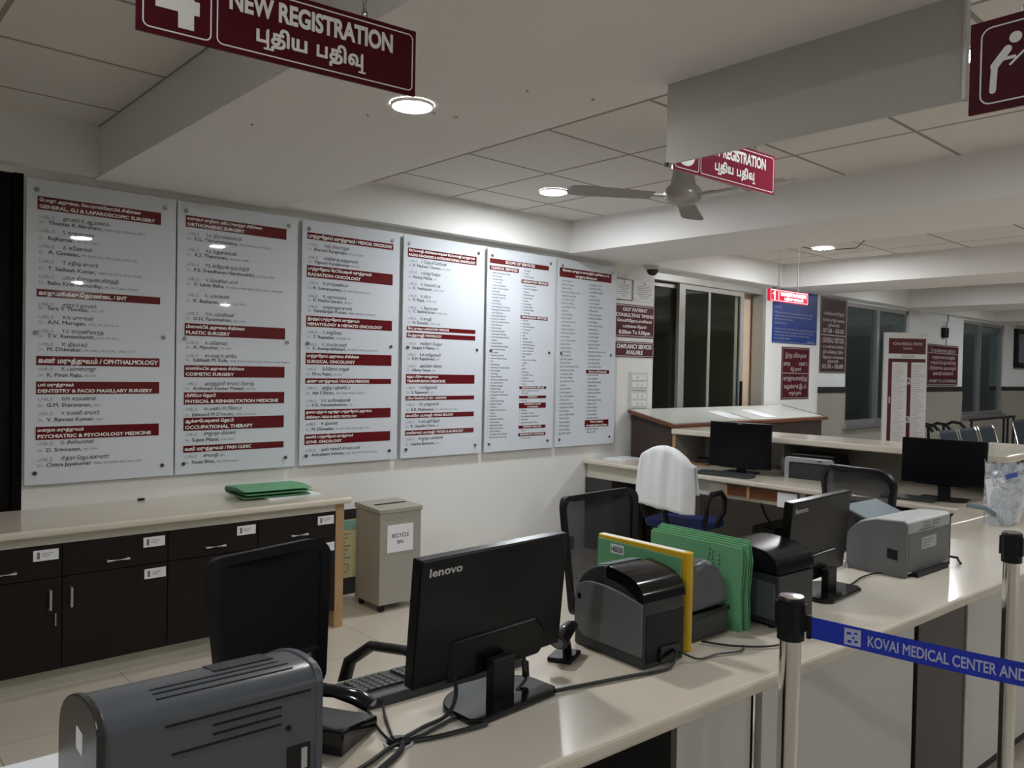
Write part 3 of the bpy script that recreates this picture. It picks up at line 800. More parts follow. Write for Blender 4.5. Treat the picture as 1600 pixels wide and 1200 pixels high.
# services board in English
t = board('white board headed Scope of Services with two columns of small English text', XC[4])
heading(t, -0.340, 0.281, 1.457, 1.421, ['SCOPE OF SERVICES'], 'c')
heading(t, -0.340, -0.045, 1.403, 1.371, ['CLINICAL SERVICES'], 'c')
for (a, b, s) in ((1.327, 1.298, ['LABORATORY SERVICES']), (1.049, 1.022, ['DIAGNOSTIC SERVICES']), (0.497, 0.476, ['TRANSFUSIONAL SERVICES']), (0.423, 0.402, ['PHARMACY']), (0.367, 0.325, ['PROFESSIONS ALLIED', 'TO MEDICINE']), (0.190, 0.166, ['SUPPORT SERVICES']), (0.131, 0.107, ['SERVICE NOT AVAILABLE'])):
    heading(t, -0.016, 0.277, a, b, s, 'c')
LEFT = ['*Adult and Paediatric Video', 'Bronchoscopy', '*Anaesthesiology', '*Bronchoscopy', '*Cardiac Anaesthesia', '*Cardio Thoracic Surgery', '*Cardiology', '*Clinical Haematology', '*Coronary Care Unit', '*Cryotherapy', '*Dental Science', '*Dermatology & Venerology', '*Elastography Ultrasound for', 'Liver Diagnostics', '*Electrophysiology Lab', '*Emergency Medicine', '*Endo Bronchial Ultrasound', '*Endo Ultrasound', '*Endocrinology', '*Fluorescent Surgical', 'Operating Microscope', '*Gastroenterology (Medical,', 'Surgical)', '*General Medicine', '*General Surgery including', 'Laparoscopic Surgery', '*GI Surgery', '*Intensive Care Unit', '*Interventional Radiology', '*IVF', '*Neonatology', '*Nephrology including Dialysis', '*Neuro Surgery', '*Neurology', '*Nuclear Medicine', '*Obstetrics & Gynaecology', '*Oncology (Medical,', 'Radiation, Surgical)', '*Ophthalmology', '*Orthopaedic Surgery', 'including Joint Replacement', 'Surgery', '*Otorhinolaryngology', '*Paediatric Surgery', '*Paediatrics', '*Plastic & Reconstructive', 'Surgery', '*Psychiatry', '*Respiratory Medicine', '*Rheumatology', '*Rigid Bronchoscopy', '*Rigid Thoracoscopy', '*Sports Medicine', '*Transplant Services (Renal,', 'Bone Marrow, Liver, Lung']
def column(items, x, z1, z0, cap, stretch=1.0, off=0.008, ink='ink_dark'):
    n = len(items); L = MB()
    for i, s in enumerate(items):
        z = z1+(z0-z1)*i/max(1, n-1)
        if s.startswith('*'):
            L.box(x-0.022, x-0.017, YB-0.0002, YB+0.0002, z+cap*0.3, z+cap*0.3+0.005); s = s[1:]
        put_text(L, s, x, z, cap, YB, off=off, sx=0.92*stretch)
    build_text(L, 'list_lettering', ink, t)
column(LEFT, -0.312, 1.345, 0.105, 0.0125, 1.0, 0.014)
column(['and Heart)', '*Urology', '*Vascular Surgery'], 0.010, 1.392, 1.345, 0.0122, 1.0, 0.014)
column(['*Clinical Biochemistry', '*Clinical Microbiology &', 'Serology', '*Clinical Pathology', '*Cytopathology', '*Genetics', '*Haematology', '*Histopathology', '*Molecular Biology', '*Toxicology'], 0.010, 1.274, 1.063, 0.0122, 1.0, 0.014)
column(['*2D Echo', '*Audiometry', '*Bone Densitometry', '*CT Scanning', '*DSA Lab', '*EEG', '*ENG/EP', '*Gamma Camera', '*HDR Brachytherapy', '*Holter Monitoring', '*Linear Accelerator', '*Mammography', '*MRI', '*Neuro Interven. Biplane', 'Cathlab', '*PET', '*SPECT', '*Spirometry', '*Tread Mill Testing', '*Ultrasound', '*Urodynamic studies', '*X-Ray'], 0.010, 1.003, 0.509, 0.0122, 1.0, 0.014)
column(['*Blood Transfusion services &', 'Blood Bank'], 0.010, 0.457, 0.437, 0.012, 1.0, 0.014)
column(['*Dispensary'], 0.010, 0.381, 0.381, 0.0105)
column(['*Dietetics', '*Occupational Therapy', '*Physiotherapy & Rehabilitation', '*Psychology', '*Speech & Language Therapy'], 0.010, 0.305, 0.208, 0.012, 1.0, 0.014)
column(['*Ambulance'], 0.010, 0.146, 0.146, 0.0105)
column(['Corneal Transplant'], 0.010, 0.085, 0.085, 0.0105)

# services board in Tamil
t = board('white board with a Tamil heading and two Tamil columns, nearest the glass door', XC[5])
heading(t, -0.350, 0.289, 1.463, 1.387, ['கோவை மருத்துவ மையத்தில் அளிக்கப்படும்', 'மருத்துவ சேவைகள்'], 'c')
heading(t, -0.011, 0.283, 0.636, 0.606, ['லேபரட்டரி சேவைகள்'], 'c')
heading(t, -0.014, 0.288, 0.211, 0.153, ['சேவை மருத்துவ', 'மையத்தில் இல்லாத சேவை'], 'c')
TA = ['*மயக்க மருத்துவம்', '*இதய நோய் அறுவை', 'சிகிச்சைப் பிரிவு', '*இருதய நோய் சிகிச்சைப் பிரிவு', '*குழந்தைகள் நலப்பிரிவு', '*பல் மருத்துவப் பிரிவு', '*தோல் நோய் சிகிச்சை', '*அவசர சிகிச்சைப் பிரிவு', 'மருத்துவம்', '*நரம்பியல் சிகிச்சை', '*பொது மருத்துவம்', '*காது, மூக்கு, தொண்டை', 'சிகிச்சைப்பிரிவு', '*மகளிர் நல மருத்துவம்', '*சிறுநீரக நோய் சிகிச்சை', '*கண் மருத்துவம்', '*எலும்பு முறிவு சிகிச்சை', 'சிகிச்சைப்பிரிவு', '*மனநல மருத்துவம்', '*பிளாஸ்டிக் சர்ஜரி']
seq = (TA*3)
column(seq[:42], -0.322, 1.352, 0.105, 0.0135, 0.74, 0.018, 'ink_grey')
column(seq[5:28], 0.012, 1.345, 0.655, 0.0135, 0.74, 0.018, 'ink_grey')
column(seq[9:22], 0.012, 0.585, 0.222, 0.0135, 0.74, 0.018, 'ink_grey')
column(seq[1:3], 0.012, 0.130, 0.102, 0.0135, 0.74, 0.018, 'ink_grey')

# ================================================================== SMALLER WALL NOTICES
def plate(name, label, cat, x0, x1, z0, z1, m, thick=0.006, rad=0.0):
    t = thing(name, label, cat, ((x0+x1)/2, WY-thick/2-0.0005, z0))
    MB().box(-(x1-x0)/2, (x1-x0)/2, -thick/2, thick/2, 0, z1-z0).build('plate', m, t)
    return t
# two certificates
for (x0, x1, lab, fr) in ((5.372, 5.600, 'white certificate in a thin black frame, above the out patient sign', True), (5.622, 5.918, 'unframed white certificate sheet right of the black framed one', False)):
    t = plate('certificate', lab, 'notice', x0, x1, 2.132, 2.318, 'paper')
    w_ = x1-x0; L = MB()
    blob(L, 0, 0.160, 0.010, -0.0042)
    for i, k in enumerate((0.55, 0.7, 0.62, 0.4, 0.75, 0.5, 0.35)):
        L.box(-w_*k/2, w_*k/2, -0.0043, -0.0035, 0.136-0.017*i, 0.136-0.017*i+0.0035)
    build_text(L, 'printed_lines', 'ink_grey', t)
    if fr:
        ring_frame(MB(), w_, 0.186, 0.003, 0.005, -0.006, 0.002, 0, 0.093).build('frame', 'black_plastic', t)
    else:
        for x in (-w_/2+0.02, w_/2-0.02):
            MB().cyl((x, -0.006, 0.02), (x, -0.003, 0.02), 0.005, n=10).build('pin', 'screw_metal', t)
# out patient timing
t = plate('timing_sign', 'maroon sign reading Out Patient Consulting Timing 8.00am to 5.00pm', 'sign', 5.367, 5.926, 1.806, 2.098, 'maroon_flat')
L = MB(); border(L, 0.545, 0.272, 0.006, 0.004, 0, 0.146, -0.0036)
y = -0.0037
put_text(L, 'OUT PATIENT', 0, 0.232, 0.029, y, off=0.03, width=0.34, align='c')
put_text(L, 'CONSULTING TIMING', 0, 0.182, 0.029, y, off=0.03, width=0.525, align='c')
put_text(L, 'வெளிநோயாளிகள்', 0, 0.136, 0.022, y, off=0.03, width=0.49, align='c')
put_text(L, 'பார்வை நேரம்', 0, 0.086, 0.022, y, off=0.03, width=0.33, align='c')
put_text(L, '8.00am To 5.00pm', 0, 0.030, 0.032, y, off=0.035, width=0.44, align='c')
build_text(L, 'sign_lettering', 'ink_white', t)
t = plate('chaplaincy_sign', 'small maroon sign reading Chaplaincy Services Available', 'sign', 5.369, 5.926, 1.628, 1.768, 'maroon_flat')
L = MB(); border(L, 0.54, 0.124, 0.014, 0.004, 0, 0.070, -0.0036)
put_text(L, 'CHAPLAINCY SERVICES', 0, 0.079, 0.036, y, off=0.035, width=0.49, align='c')
put_text(L, 'AVAILABLE', 0, 0.026, 0.036, y, off=0.035, width=0.235, align='c')
build_text(L, 'sign_lettering', 'ink_white', t)
# switch plates
for (z0, z1, lab) in ((1.336, 1.491, 'upper white electrical switch plate under the chaplaincy sign'), (1.166, 1.322, 'lower white electrical switch plate just above the slanted podium')):
    t = plate('switch_plate', lab, 'switch', 5.592, 5.840, z0, z1, 'switch_white', 0.012)
    h = z1-z0
    for zz in (h*0.30, h*0.72):
        MB().box(-0.105, 0.105, -0.009, -0.006, zz-0.024, zz+0.024).build('module', 'wall_white', t, bevel=0.002)
        for xx in (-0.02, 0.045):
            if zz > h*0.5 and z0 > 1.3 and xx > 0: continue
            MB().box(xx-0.007, xx+0.007, -0.013, -0.009, zz-0.012, zz+0.012, ).build('rocker', 'cctv_white', t, bevel=0.002)
# blue notice
t = plate('blue_notice', 'blue notice board with white text right of the glass door', 'sign', 8.008, 9.010, 1.850, 2.455, 'sign_blue')
L = MB(); y = -0.0037
for i, (s, cap, wd, ind) in enumerate((('NOTICE', 0.020, 0.14, 0), ('All patients are requested to carry their', 0.020, 0.86, 0), ('registration cards on every visit and', 0.020, 0.82, 0), ('show them at the counter', 0.020, 0.40, 0), ('VISITORS POLICY', 0.020, 0.28, 0), ('Visitors are allowed only during the hours', 0.020, 0.92, 0), ('between the morning and the evening in', 0.020, 0.90, 0), ('the wards and children must be with', 0.020, 0.78, 0), ('an attendant', 0.020, 0.36, 0), ('Management', 0.020, 0.16, 0.74))):
    z = (0.385, 0.330, 0.293, 0.256, 0.212, 0.150, 0.115, 0.080, 0.045, 0.022)[i]
    put_text(L, s, -0.46+ind, z, cap, y, off=0.008, width=wd)
L.box(-0.48, 0.48, -0.004, -0.0035, 0.010, 0.014)
build_text(L, 'sign_lettering', 'ink_soft', t)
# maroon direction sign below it
t = plate('room_sign', 'maroon two-panel Tamil sign directly below the blue notice', 'sign', 8.228, 8.852, 1.222, 1.812, 'maroon_sign')
L = MB(); border(L, 0.60, 0.566, 0.006, 0.006, 0, 0.295, -0.0036)
L.box(-0.30, 0.30, -0.004, -0.0035, 0.290, 0.298)
put_text(L, 'இரத்த பரிசோதனை', 0, 0.475, 0.045, y, off=0.012, width=0.48, align='c')
put_text(L, 'அறை', -0.28, 0.385, 0.04, y, off=0.02, width=0.15)
put_text(L, 'எண் 2', 0.26, 0.385, 0.04, y, off=0.02, width=0.19, align='r')
put_text(L, 'கீழ் தளம்', 0, 0.325, 0.035, y, off=0.02, width=0.24, align='c')
put_text(L, 'மருத்துவ சான்றிதழ்', 0, 0.215, 0.045, y, off=0.02, width=0.54, align='c')
put_text(L, 'வழங்கும் இடம்', 0, 0.125, 0.042, y, off=0.02, width=0.50, align='c')
put_text(L, 'முதல் தளம்', 0, 0.050, 0.04, y, off=0.02, width=0.28, align='c')
build_text(L, 'sign_lettering', 'ink_soft', t)
# tall brown timing sign
t = plate('hours_sign', 'tall brown visiting hours sign on the pier left of the first window', 'sign', 9.10, 9.765, 1.530, 2.437, 'sign_brown')
L = MB(); border(L, 0.645, 0.89, 0.006, 0.006, 0, 0.453, -0.0036)
for (s, z, cap, wd) in (('பார்வையாளர் நேரம்', 0.70, 0.035, 0.52), ('காலை முதல் மாலை', 0.62, 0.035, 0.56), ('(தினசரி)', 0.56, 0.03, 0.30), ('07.00 - 08.00', 0.485, 0.05, 0.54), ('GENERAL VISITORS', 0.365, 0.06, 0.54), ('ICU VISITING HOURS', 0.30, 0.03, 0.52), ('தீவிர சிகிச்சைப் பிரிவு', 0.235, 0.035, 0.52), ('நேரம் மாலை', 0.175, 0.03, 0.53), ('(தினசரி)', 0.125, 0.03, 0.28), ('05.00 - 06.00', 0.055, 0.05, 0.54)):
    put_text(L, s, 0, z, cap, y, off=0.02, width=wd, align='c')
L.box(-0.31, 0.31, -0.004, -0.0035, 0.450, 0.460)
build_text(L, 'sign_lettering', 'ink_soft', t)
# red Tamil sign behind the standee
t = plate('tamil_notice', 'maroon Tamil notice on the far pier between the two windows', 'sign', 12.33, 13.55, 1.38, 1.99, 'maroon_flat', 0.02)
L = MB(); border(L, 1.19, 0.585, 0.006, 0.008, 0, 0.305, -0.011); y = -0.0112
for (s, z, wd) in (('பொதுமக்களுக்கு அறிவிப்பு', 0.50, 0.98), ('மருத்துவமனை வளாகத்தில்', 0.40, 0.90), ('புகைபிடிப்பது கூடாது', 0.32, 1.02), ('மீறினால் அபராதம்', 0.24, 1.06), ('அமைதி காக்கவும்', 0.16, 0.80), ('எண் 12 படுக்கை', 0.05, 1.06)):
    put_text(L, s, 0, z, 0.045, y, off=0.025, width=wd, align='c')
L.box(-0.59, 0.59, -0.0115, -0.011, 0.475, 0.485)
build_text(L, 'sign_lettering', 'ink_soft', t)
# junction box with wires
t = thing('junction_box', 'small black wall box with a hanging wire above the far Tamil notice', 'box', (12.95, WY-0.03, 2.10))
MB().box(-0.075, 0.075, -0.03, 0.029, 0, 0.15).build('box_body', 'black_plastic', t, bevel=0.006)
MB().tube([(0, -0.01, 0.14), (0.06, 0.0, 0.20), (0.14, 0.01, 0.28), (0.12, 0.01, 0.345)], 0.006, 6).build('wire', 'cable_black', t)
MB().tube([(0.0, -0.01, 0.01), (0.03, -0.01, -0.05), (0.02, -0.01, -0.11)], 0.006, 6).build('wire', 'cable_black', t)
# framed picture
t = thing('framed_picture', 'dark framed picture on the white wall at the right edge', 'picture', (17.0, WY-0.03, 1.70))
ring_frame(MB(), 1.4, 0.70, 0.005, 0.09, -0.03, 0.029, 0, 0.35).build('frame', 'black_plastic', t)
MB().box(-0.62, 0.62, -0.012, 0.02, 0.08, 0.62).build('artwork', 'picture_art', t)
# poster behind the bin
t = thing('safety_poster', 'yellow and teal poster low on the wall behind the recycle bin', 'poster', (2.72, WY-0.008, 0.075))
MB().box(-0.21, 0.21, -0.002, 0.002, 0, 0.42).build('sheet', 'poster_yellow', t)
MB().box(-0.20, 0.20, -0.0035, -0.001, 0.35, 0.41).build('title_band', 'poster_teal', t)
L = MB()
for i in range(7): L.box(-0.19, 0.04-0.02*(i % 3), -0.003, -0.0022, 0.32-0.026*i, 0.327-0.026*i)
border(L, 0.06, 0.06, 0.028, 0.006, -0.0, 0.10, -0.003)
build_text(L, 'printed_lines', 'ink_grey', t)
t = MB().box(2.51, 2.93, WY-0.012, WY-0.002, 0.496, 0.56).build('black_wall_strip', 'band_dark'); tag(t, 'black strip on the wall above the yellow poster', 'strip')
# ================================================================== WALL CABINETS (left)
UW = 0.465
CY0 = 4.03
def sticker(parent, x, z, wide=0.10):
    s = MB().box(x-wide/2, x+wide/2, -0.0035, -0.0005, z-0.024, z+0.024).build('sticker', 'paper', parent)
    L = MB(); L.box(x-wide*0.36, x-wide*0.24, -0.0042, -0.0036, z-0.015, z+0.015)
    for k in range(3): L.box(x-wide*0.15, x+wide*(0.30-0.08*k), -0.0042, -0.0036, z+0.008-0.007*k, z+0.010-0.007*k)
    build_text(L, 'sticker_print', 'ink_grey', s)
def bar_handle(name, parent, p0, p1, m='aluminium'):
    h = MB(); a = Vector(p0); b = Vector(p1)
    h.tube([a+Vector((0, 0.022, 0)), a, b, b+Vector((0, 0.022, 0))], 0.006, 8)
    return h.build(name, m, parent)
def cabinet(i, label, left_handle, has_lower):
    x0 = -0.465 + UW*i
    t = thing('base_cabinet', label, 'cabinet', (x0, CY0, 0.10), group='dark cabinets under the long worktop')
    MB().box(0.001, UW-0.001, 0.019, 0.52, 0, 0.571).build('carcass', 'wenge', t)
    d = MB().box(0.002, UW-0.002, 0, 0.018, 0.424, 0.570).build('drawer', 'wenge', t, bevel=0.001, seg=1)
    bar_handle('handle', d, (UW*0.40, -0.022, 0.468), (UW*0.60, -0.022, 0.468))
    sticker(d, UW-0.066, 0.530)
    d = MB().box(0.002, UW-0.002, 0, 0.018, 0.004, 0.420).build('door', 'wenge', t, bevel=0.001, seg=1)
    hx = 0.035 if left_handle else UW-0.05
    bar_handle('handle', d, (hx, -0.022, 0.285), (hx, -0.022, 0.368))
    if has_lower: sticker(d, UW-0.060, 0.376)
    if i == 2:
        MB().box(UW-0.030, UW-0.024, -0.010, -0.003, 0.205, 0.262).build('hanging_key', 'screw_metal', d)
    return t
for i, (lab, lh, lo) in enumerate((('dark cabinet unit at the far left end, mostly out of the picture', True, False), ('dark cabinet unit second from the left picture edge', True, False), ('dark cabinet unit with a key hanging at its right door edge', False, False), ('dark cabinet unit with two white stickers right of the hanging key', True, True), ('dark cabinet unit mostly hidden behind the nearest black chair', False, False), ('dark cabinet unit at the right end beside the wooden end panel', True, True))):
    cabinet(i, lab, lh, lo)
t = thing('long_worktop', 'long cream worktop with rounded edge over the dark wall cabinets', 'worktop', (0.9, 4.3, 0))
MB().box(-2.2, 1.51, -0.305, 0.298, 0.715, 0.75).build('top_slab', 'counter_stone', t, bevel=0.012, seg=3)
MB().box(-2.2, 1.424, -0.262, -0.235, 0.673, 0.715).build('apron', 'apron_cream', t)
struct(MB().box(-1.3, 2.325, 4.10, 4.58, 0.0, 0.098).build('trim_22', 'apron_cream'))
tag(MB().box(-0.028, 0.028, -0.272, 0.286, 0.0, 0.7145).build('wooden_end_panel', 'wood_edge', bevel=0.002, seg=1, loc=(2.354, 4.31, 0)), 'light wood end panel closing the row of dark cabinets by the bin', 'panel')
# folded green file and the papers beneath, on that worktop
t = thing('green_file_bundle', 'folded green file folder lying on the long worktop', 'folder', (2.05, 4.33, 0.758), R(-4))
def sheet_strip(pts, x0, x1, th, skew=0.0):
    m = MB(); up_ = [(p[0], p[1]+th/2) for p in pts]; dn = [(p[0], p[1]-th/2) for p in pts[::-1]]
    m.prism(up_+dn, 'x', x0, x1); return m
sheet_strip([(-0.14, 0.006), (0.13, 0.010), (0.155, 0.018), (0.16, 0.030), (0.14, 0.042), (-0.02, 0.052), (-0.155, 0.043)], -0.19, 0.20, 0.005).build('folder_cover', 'folder_green', t, bevel=0.001)
sheet_strip([(-0.16, 0.026), (0.0, 0.026), (0.13, 0.030)], -0.18, 0.205, 0.004).build('inner_flap', 'folder_green', t)
tag(MB().prism([(-0.10, -0.15), (0.23, -0.13), (0.22, 0.05), (-0.11, 0.04)], 'z', 0, 0.007).build('paper_sheets', 'paper', loc=(2.08, 4.31, 0.7505)), 'white papers lying under the green file on the long worktop', 'papers')
tag(MB().box(-0.018, 0.018, -0.008, 0.008, 0, 0.012).build('black_clip', 'black_plastic', loc=(1.43, 4.55, 0.7505), bevel=0.003), 'tiny black clip at the back of the long worktop', 'clip')

# ================================================================== RECYCLE BIN
t = thing('recycle_bin', 'tall beige metal bin labelled Recycle Bin beside the wall cabinets', 'bin', (2.82, 4.24, 0))
MB().box(-0.152, 0.152, -0.138, 0.138, 0.045, 0.610).build('bin_body', 'bin_grey', t, bevel=0.004)
lid = MB().prism([(-0.145, 0.606), (0.145, 0.612), (0.145, 0.645), (-0.145, 0.632)], 'x', -0.160, 0.160).build('lid', 'bin_grey', t, bevel=0.003)
MB().box(-0.105, 0.125, -0.010, 0.008, 0.6375, 0.6415).build('slot', 'dark_opening', lid)
s = MB().box(-0.100, 0.090, -0.141, -0.1385, 0.362, 0.530).build('paper_label', 'paper', t)
L = MB(); put_text(L, 'RECYCLE', -0.005, 0.452, 0.024, -0.1415, off=0.015, width=0.125, align='c'); put_text(L, 'BIN', -0.005, 0.412, 0.022, -0.1415, off=0.015, width=0.045, align='c')
build_text(L, 'label_lettering', 'ink_dark', s)
for (x, y) in ((-0.12, -0.11), (0.12, -0.11), (-0.12, 0.11), (0.12, 0.11)):
    m = MB(); m.cyl((x-0.012, y, 0.02), (x+0.012, y, 0.02), 0.02, n=14); m.box(x-0.014, x+0.014, y-0.012, y+0.012, 0.030, 0.046)
    m.build('caster', 'black_plastic', t)

# ================================================================== FRONT COUNTER
def fy(x): return 1.103 - 0.0455*x          # public edge
def by(x): return 1.722 - 0.050*x           # staff edge
t = thing('reception_counter', 'long cream stone reception counter across the foreground', 'counter', (0, 0, 0))
XL, XR = -1.3, 6.4
MB().prism([(XL, fy(XL)), (XR, fy(XR)), (XR, by(XR)), (XL, by(XL))], 'z', 0.715, 0.75).build('countertop', 'counter_stone', t, bevel=0.012, seg=3)
def fpanel(x0, x1, z0, z1, name, m, off=0.035, th=0.02):
    MB().prism([(x0, fy(x0)+off), (x1, fy(x1)+off), (x1, fy(x1)+off+th), (x0, fy(x0)+off+th)], 'z', z0, z1).build(name, m, t)
fpanel(1.497, 1.785, 0.06, 0.714, 'front_panel', 'counter_white')
fpanel(1.785, 1.835, 0.0, 0.714, 'dark_gap', 'dark_opening', 0.06)
fpanel(1.835, 2.690, 0.06, 0.714, 'front_panel', 'counter_white')
fpanel(2.690, 2.735, 0.0, 0.714, 'dark_gap', 'dark_opening', 0.05)
fpanel(2.735, 3.115, 0.06, 0.714, 'dark_panel', 'counter_dark', 0.040)
fpanel(3.115, 3.215, 0.0, 0.714, 'front_panel', 'counter_white')
fpanel(3.215, XR, 0.06, 0.714, 'front_panel', 'counter_white', 0.045)
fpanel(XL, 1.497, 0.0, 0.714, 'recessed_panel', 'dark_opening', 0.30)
fpanel(1.497, XR, 0.0, 0.06, 'kick_plinth', 'band_dark', 0.07)
MB().box(1.475, 1.497, fy(1.49)+0.035, by(1.49)-0.05, 0, 0.714).build('side_panel', 'counter_dark', t)
m = MB()
for x in (-0.6, 0.5, 2.7, 4.2):
    m.box(x, x+0.02, by(x)-0.42, by(x)-0.04, 0, 0.714)
m.build('support_panels', 'counter_dark', t)
# cable grommet in the counter
t = thing('cable_grommet', 'round pale cable hole ring in the counter by the nearest monitor', 'grommet', (0.905, 1.312, 0.7503))
m = MB()
prof = [(0.030, 0.0), (0.030, 0.005), (0.026, 0.006), (0.024, 0.001)]
rings = [[m.bm.verts.new((q*math.cos(2*PI*k/28), q*math.sin(2*PI*k/28), h)) for k in range(28)] for q, h in prof]
for A, B in zip(rings, rings[1:]):
    for k in range(28): m.bm.faces.new((A[k], A[(k+1) % 28], B[(k+1) % 28], B[k]))
m.build('ring', 'light_grey_plastic', t, smooth=True)
MB().cyl((0, 0, 0.0), (0, 0, 0.001), 0.0245, n=28).build('hole', 'dark_opening', t)

# ================================================================== TRANSVERSE DESK, RAISED SHELF
t = thing('staff_desk', 'cream topped staff desk running from the wall to the counter under the raised shelf', 'desk', (0, 0, 0))
DX = 4.96
DESK = [(4.30, by(4.30)+0.002), (6.4, by(6.4)+0.002), (6.4, 1.62), (5.98, 1.62), (5.98, 4.05), (5.52, 4.05), (5.52, WY-0.003), (5.00, WY-0.003), (DX, 1.66)]
MB().prism(DESK, 'z', 0.7152, 0.7502).build('desk_top', 'counter_stone', t, bevel=0.010, seg=3)
MB().box(5.04, 5.06, 2.62, 4.58, 0.60, 0.714).build('apron', 'apron_cream', t)
MB().box(5.90, 5.93, 1.70, 4.03, 0, 0.714).build('knee_back', 'desk_back', t)
MB().box(5.03, 5.45, 4.30, 4.59, 0, 0.60).build('end_cabinet', 'counter_dark', t)
MB().box(5.10, 5.80, 1.72, 2.30, 0.0, 0.60).build('dark_pedestal', 'brown_laminate', t)
dr = MB().box(5.02, 5.35, 2.66, 3.22, 0.63, 0.700).build('keyboard_drawer', 'red_wood', t, bevel=0.002)
MB().box(5.000, 5.018, 2.66, 2.80, 0.60, 0.700).build('white_tape', 'paper', dr)
m = MB()
for y in (3.03, 3.21): m.box(5.008, 5.019, y-0.01, y+0.01, 0.62, 0.705)
m.build('drawer_bracket', 'wood_edge', dr)
t = thing('raised_shelf', 'raised cream shelf behind the two far monitors, turning the corner at right', 'shelf', (0, 0, 0))
SX = 5.48
MB().prism([(SX, 4.05), (SX, 1.56), (6.6, 1.56), (6.6, 2.0), (5.98, 2.0), (5.98, 4.05)], 'z', 0.985, 1.03).build('shelf_top', 'counter_stone', t, bevel=0.012, seg=3)
MB().box(5.516, 5.98, 4.018, 4.045, 0.7512, 0.984).build('end_panel', 'desk_back', t)
MB().box(5.50, 5.515, 4.016, 4.047, 0.7512, 0.984).build('edge_strip', 'wood_edge', t)
MB().box(5.93, 5.96, 1.62, 4.015, 0.7512, 0.984).build('back_panel', 'desk_back', t)
MB().box(5.62, 5.96, 3.10, 3.12, 0.7512, 0.984).build('divider', 'desk_back', t)
MB().box(5.60, 6.6, 1.66, 1.69, 0.7512, 0.984).build('return_panel', 'brown_laminate', t)

# podium with a sloping top behind the shelf
t = thing('sloping_podium', 'dark brown podium with a pale sloping writing top before the glass door', 'podium', (0, 0, 0))
y0, y1, z0, z1 = 4.055, 4.575, 1.055, 1.160
MB().prism([(4.09, 0), (4.57, 0), (4.57, 1.125), (4.09, 1.030)], 'x', 5.60, 8.18).build('body', 'brown_laminate', t)
MB().prism([(y0, z0-0.030), (y1, z1-0.030), (y1, z1), (y0, z0)], 'x', 5.545, 8.26).build('top_edge', 'red_wood', t, bevel=0.003)
sl = (z1-z0)/(y1-y0)
def zt(y): return z0+sl*(y-y0)
MB().prism([(y0+0.03, zt(y0+0.03)+0.0005), (y1-0.005, zt(y1-0.005)+0.0005), (y1-0.005, zt(y1-0.005)+0.004), (y0+0.03, zt(y0+0.03)+0.004)], 'x', 5.575, 8.22).build('writing_surface', 'podium_top', t)
m = MB()
for (xa, xb) in ((6.95, 7.02),):
    m.prism([(y0+0.03, zt(y0+0.03)+0.0045), (4.33, zt(4.33)+0.0045), (4.33, zt(4.33)+0.0055), (y0+0.03, zt(y0+0.03)+0.0055)], 'x', 6.80, 6.812)
m.prism([(y0+0.03, zt(y0+0.03)+0.0045), (y1-0.01, zt(y1-0.01)+0.0045), (y1-0.01, zt(y1-0.01)+0.0065), (y0+0.03, zt(y0+0.03)+0.0065)], 'x', 8.20, 8.225)
m.build('dark_joint_strip', 'black_plastic', t)
for (nm, xa, lab) in (('paper_sheet', 6.52, 'left of two white paper sheets lying on the sloping podium'), ('paper_sheet', 7.10, 'right of two white paper sheets lying on the sloping podium')):
    tag(MB().prism([(4.12, zt(4.12)+0.0068), (4.42, zt(4.42)+0.0068), (4.42, zt(4.42)+0.0080), (4.12, zt(4.12)+0.0080)], 'x', xa, xa+0.22).build(nm, 'paper'), lab, 'paper')

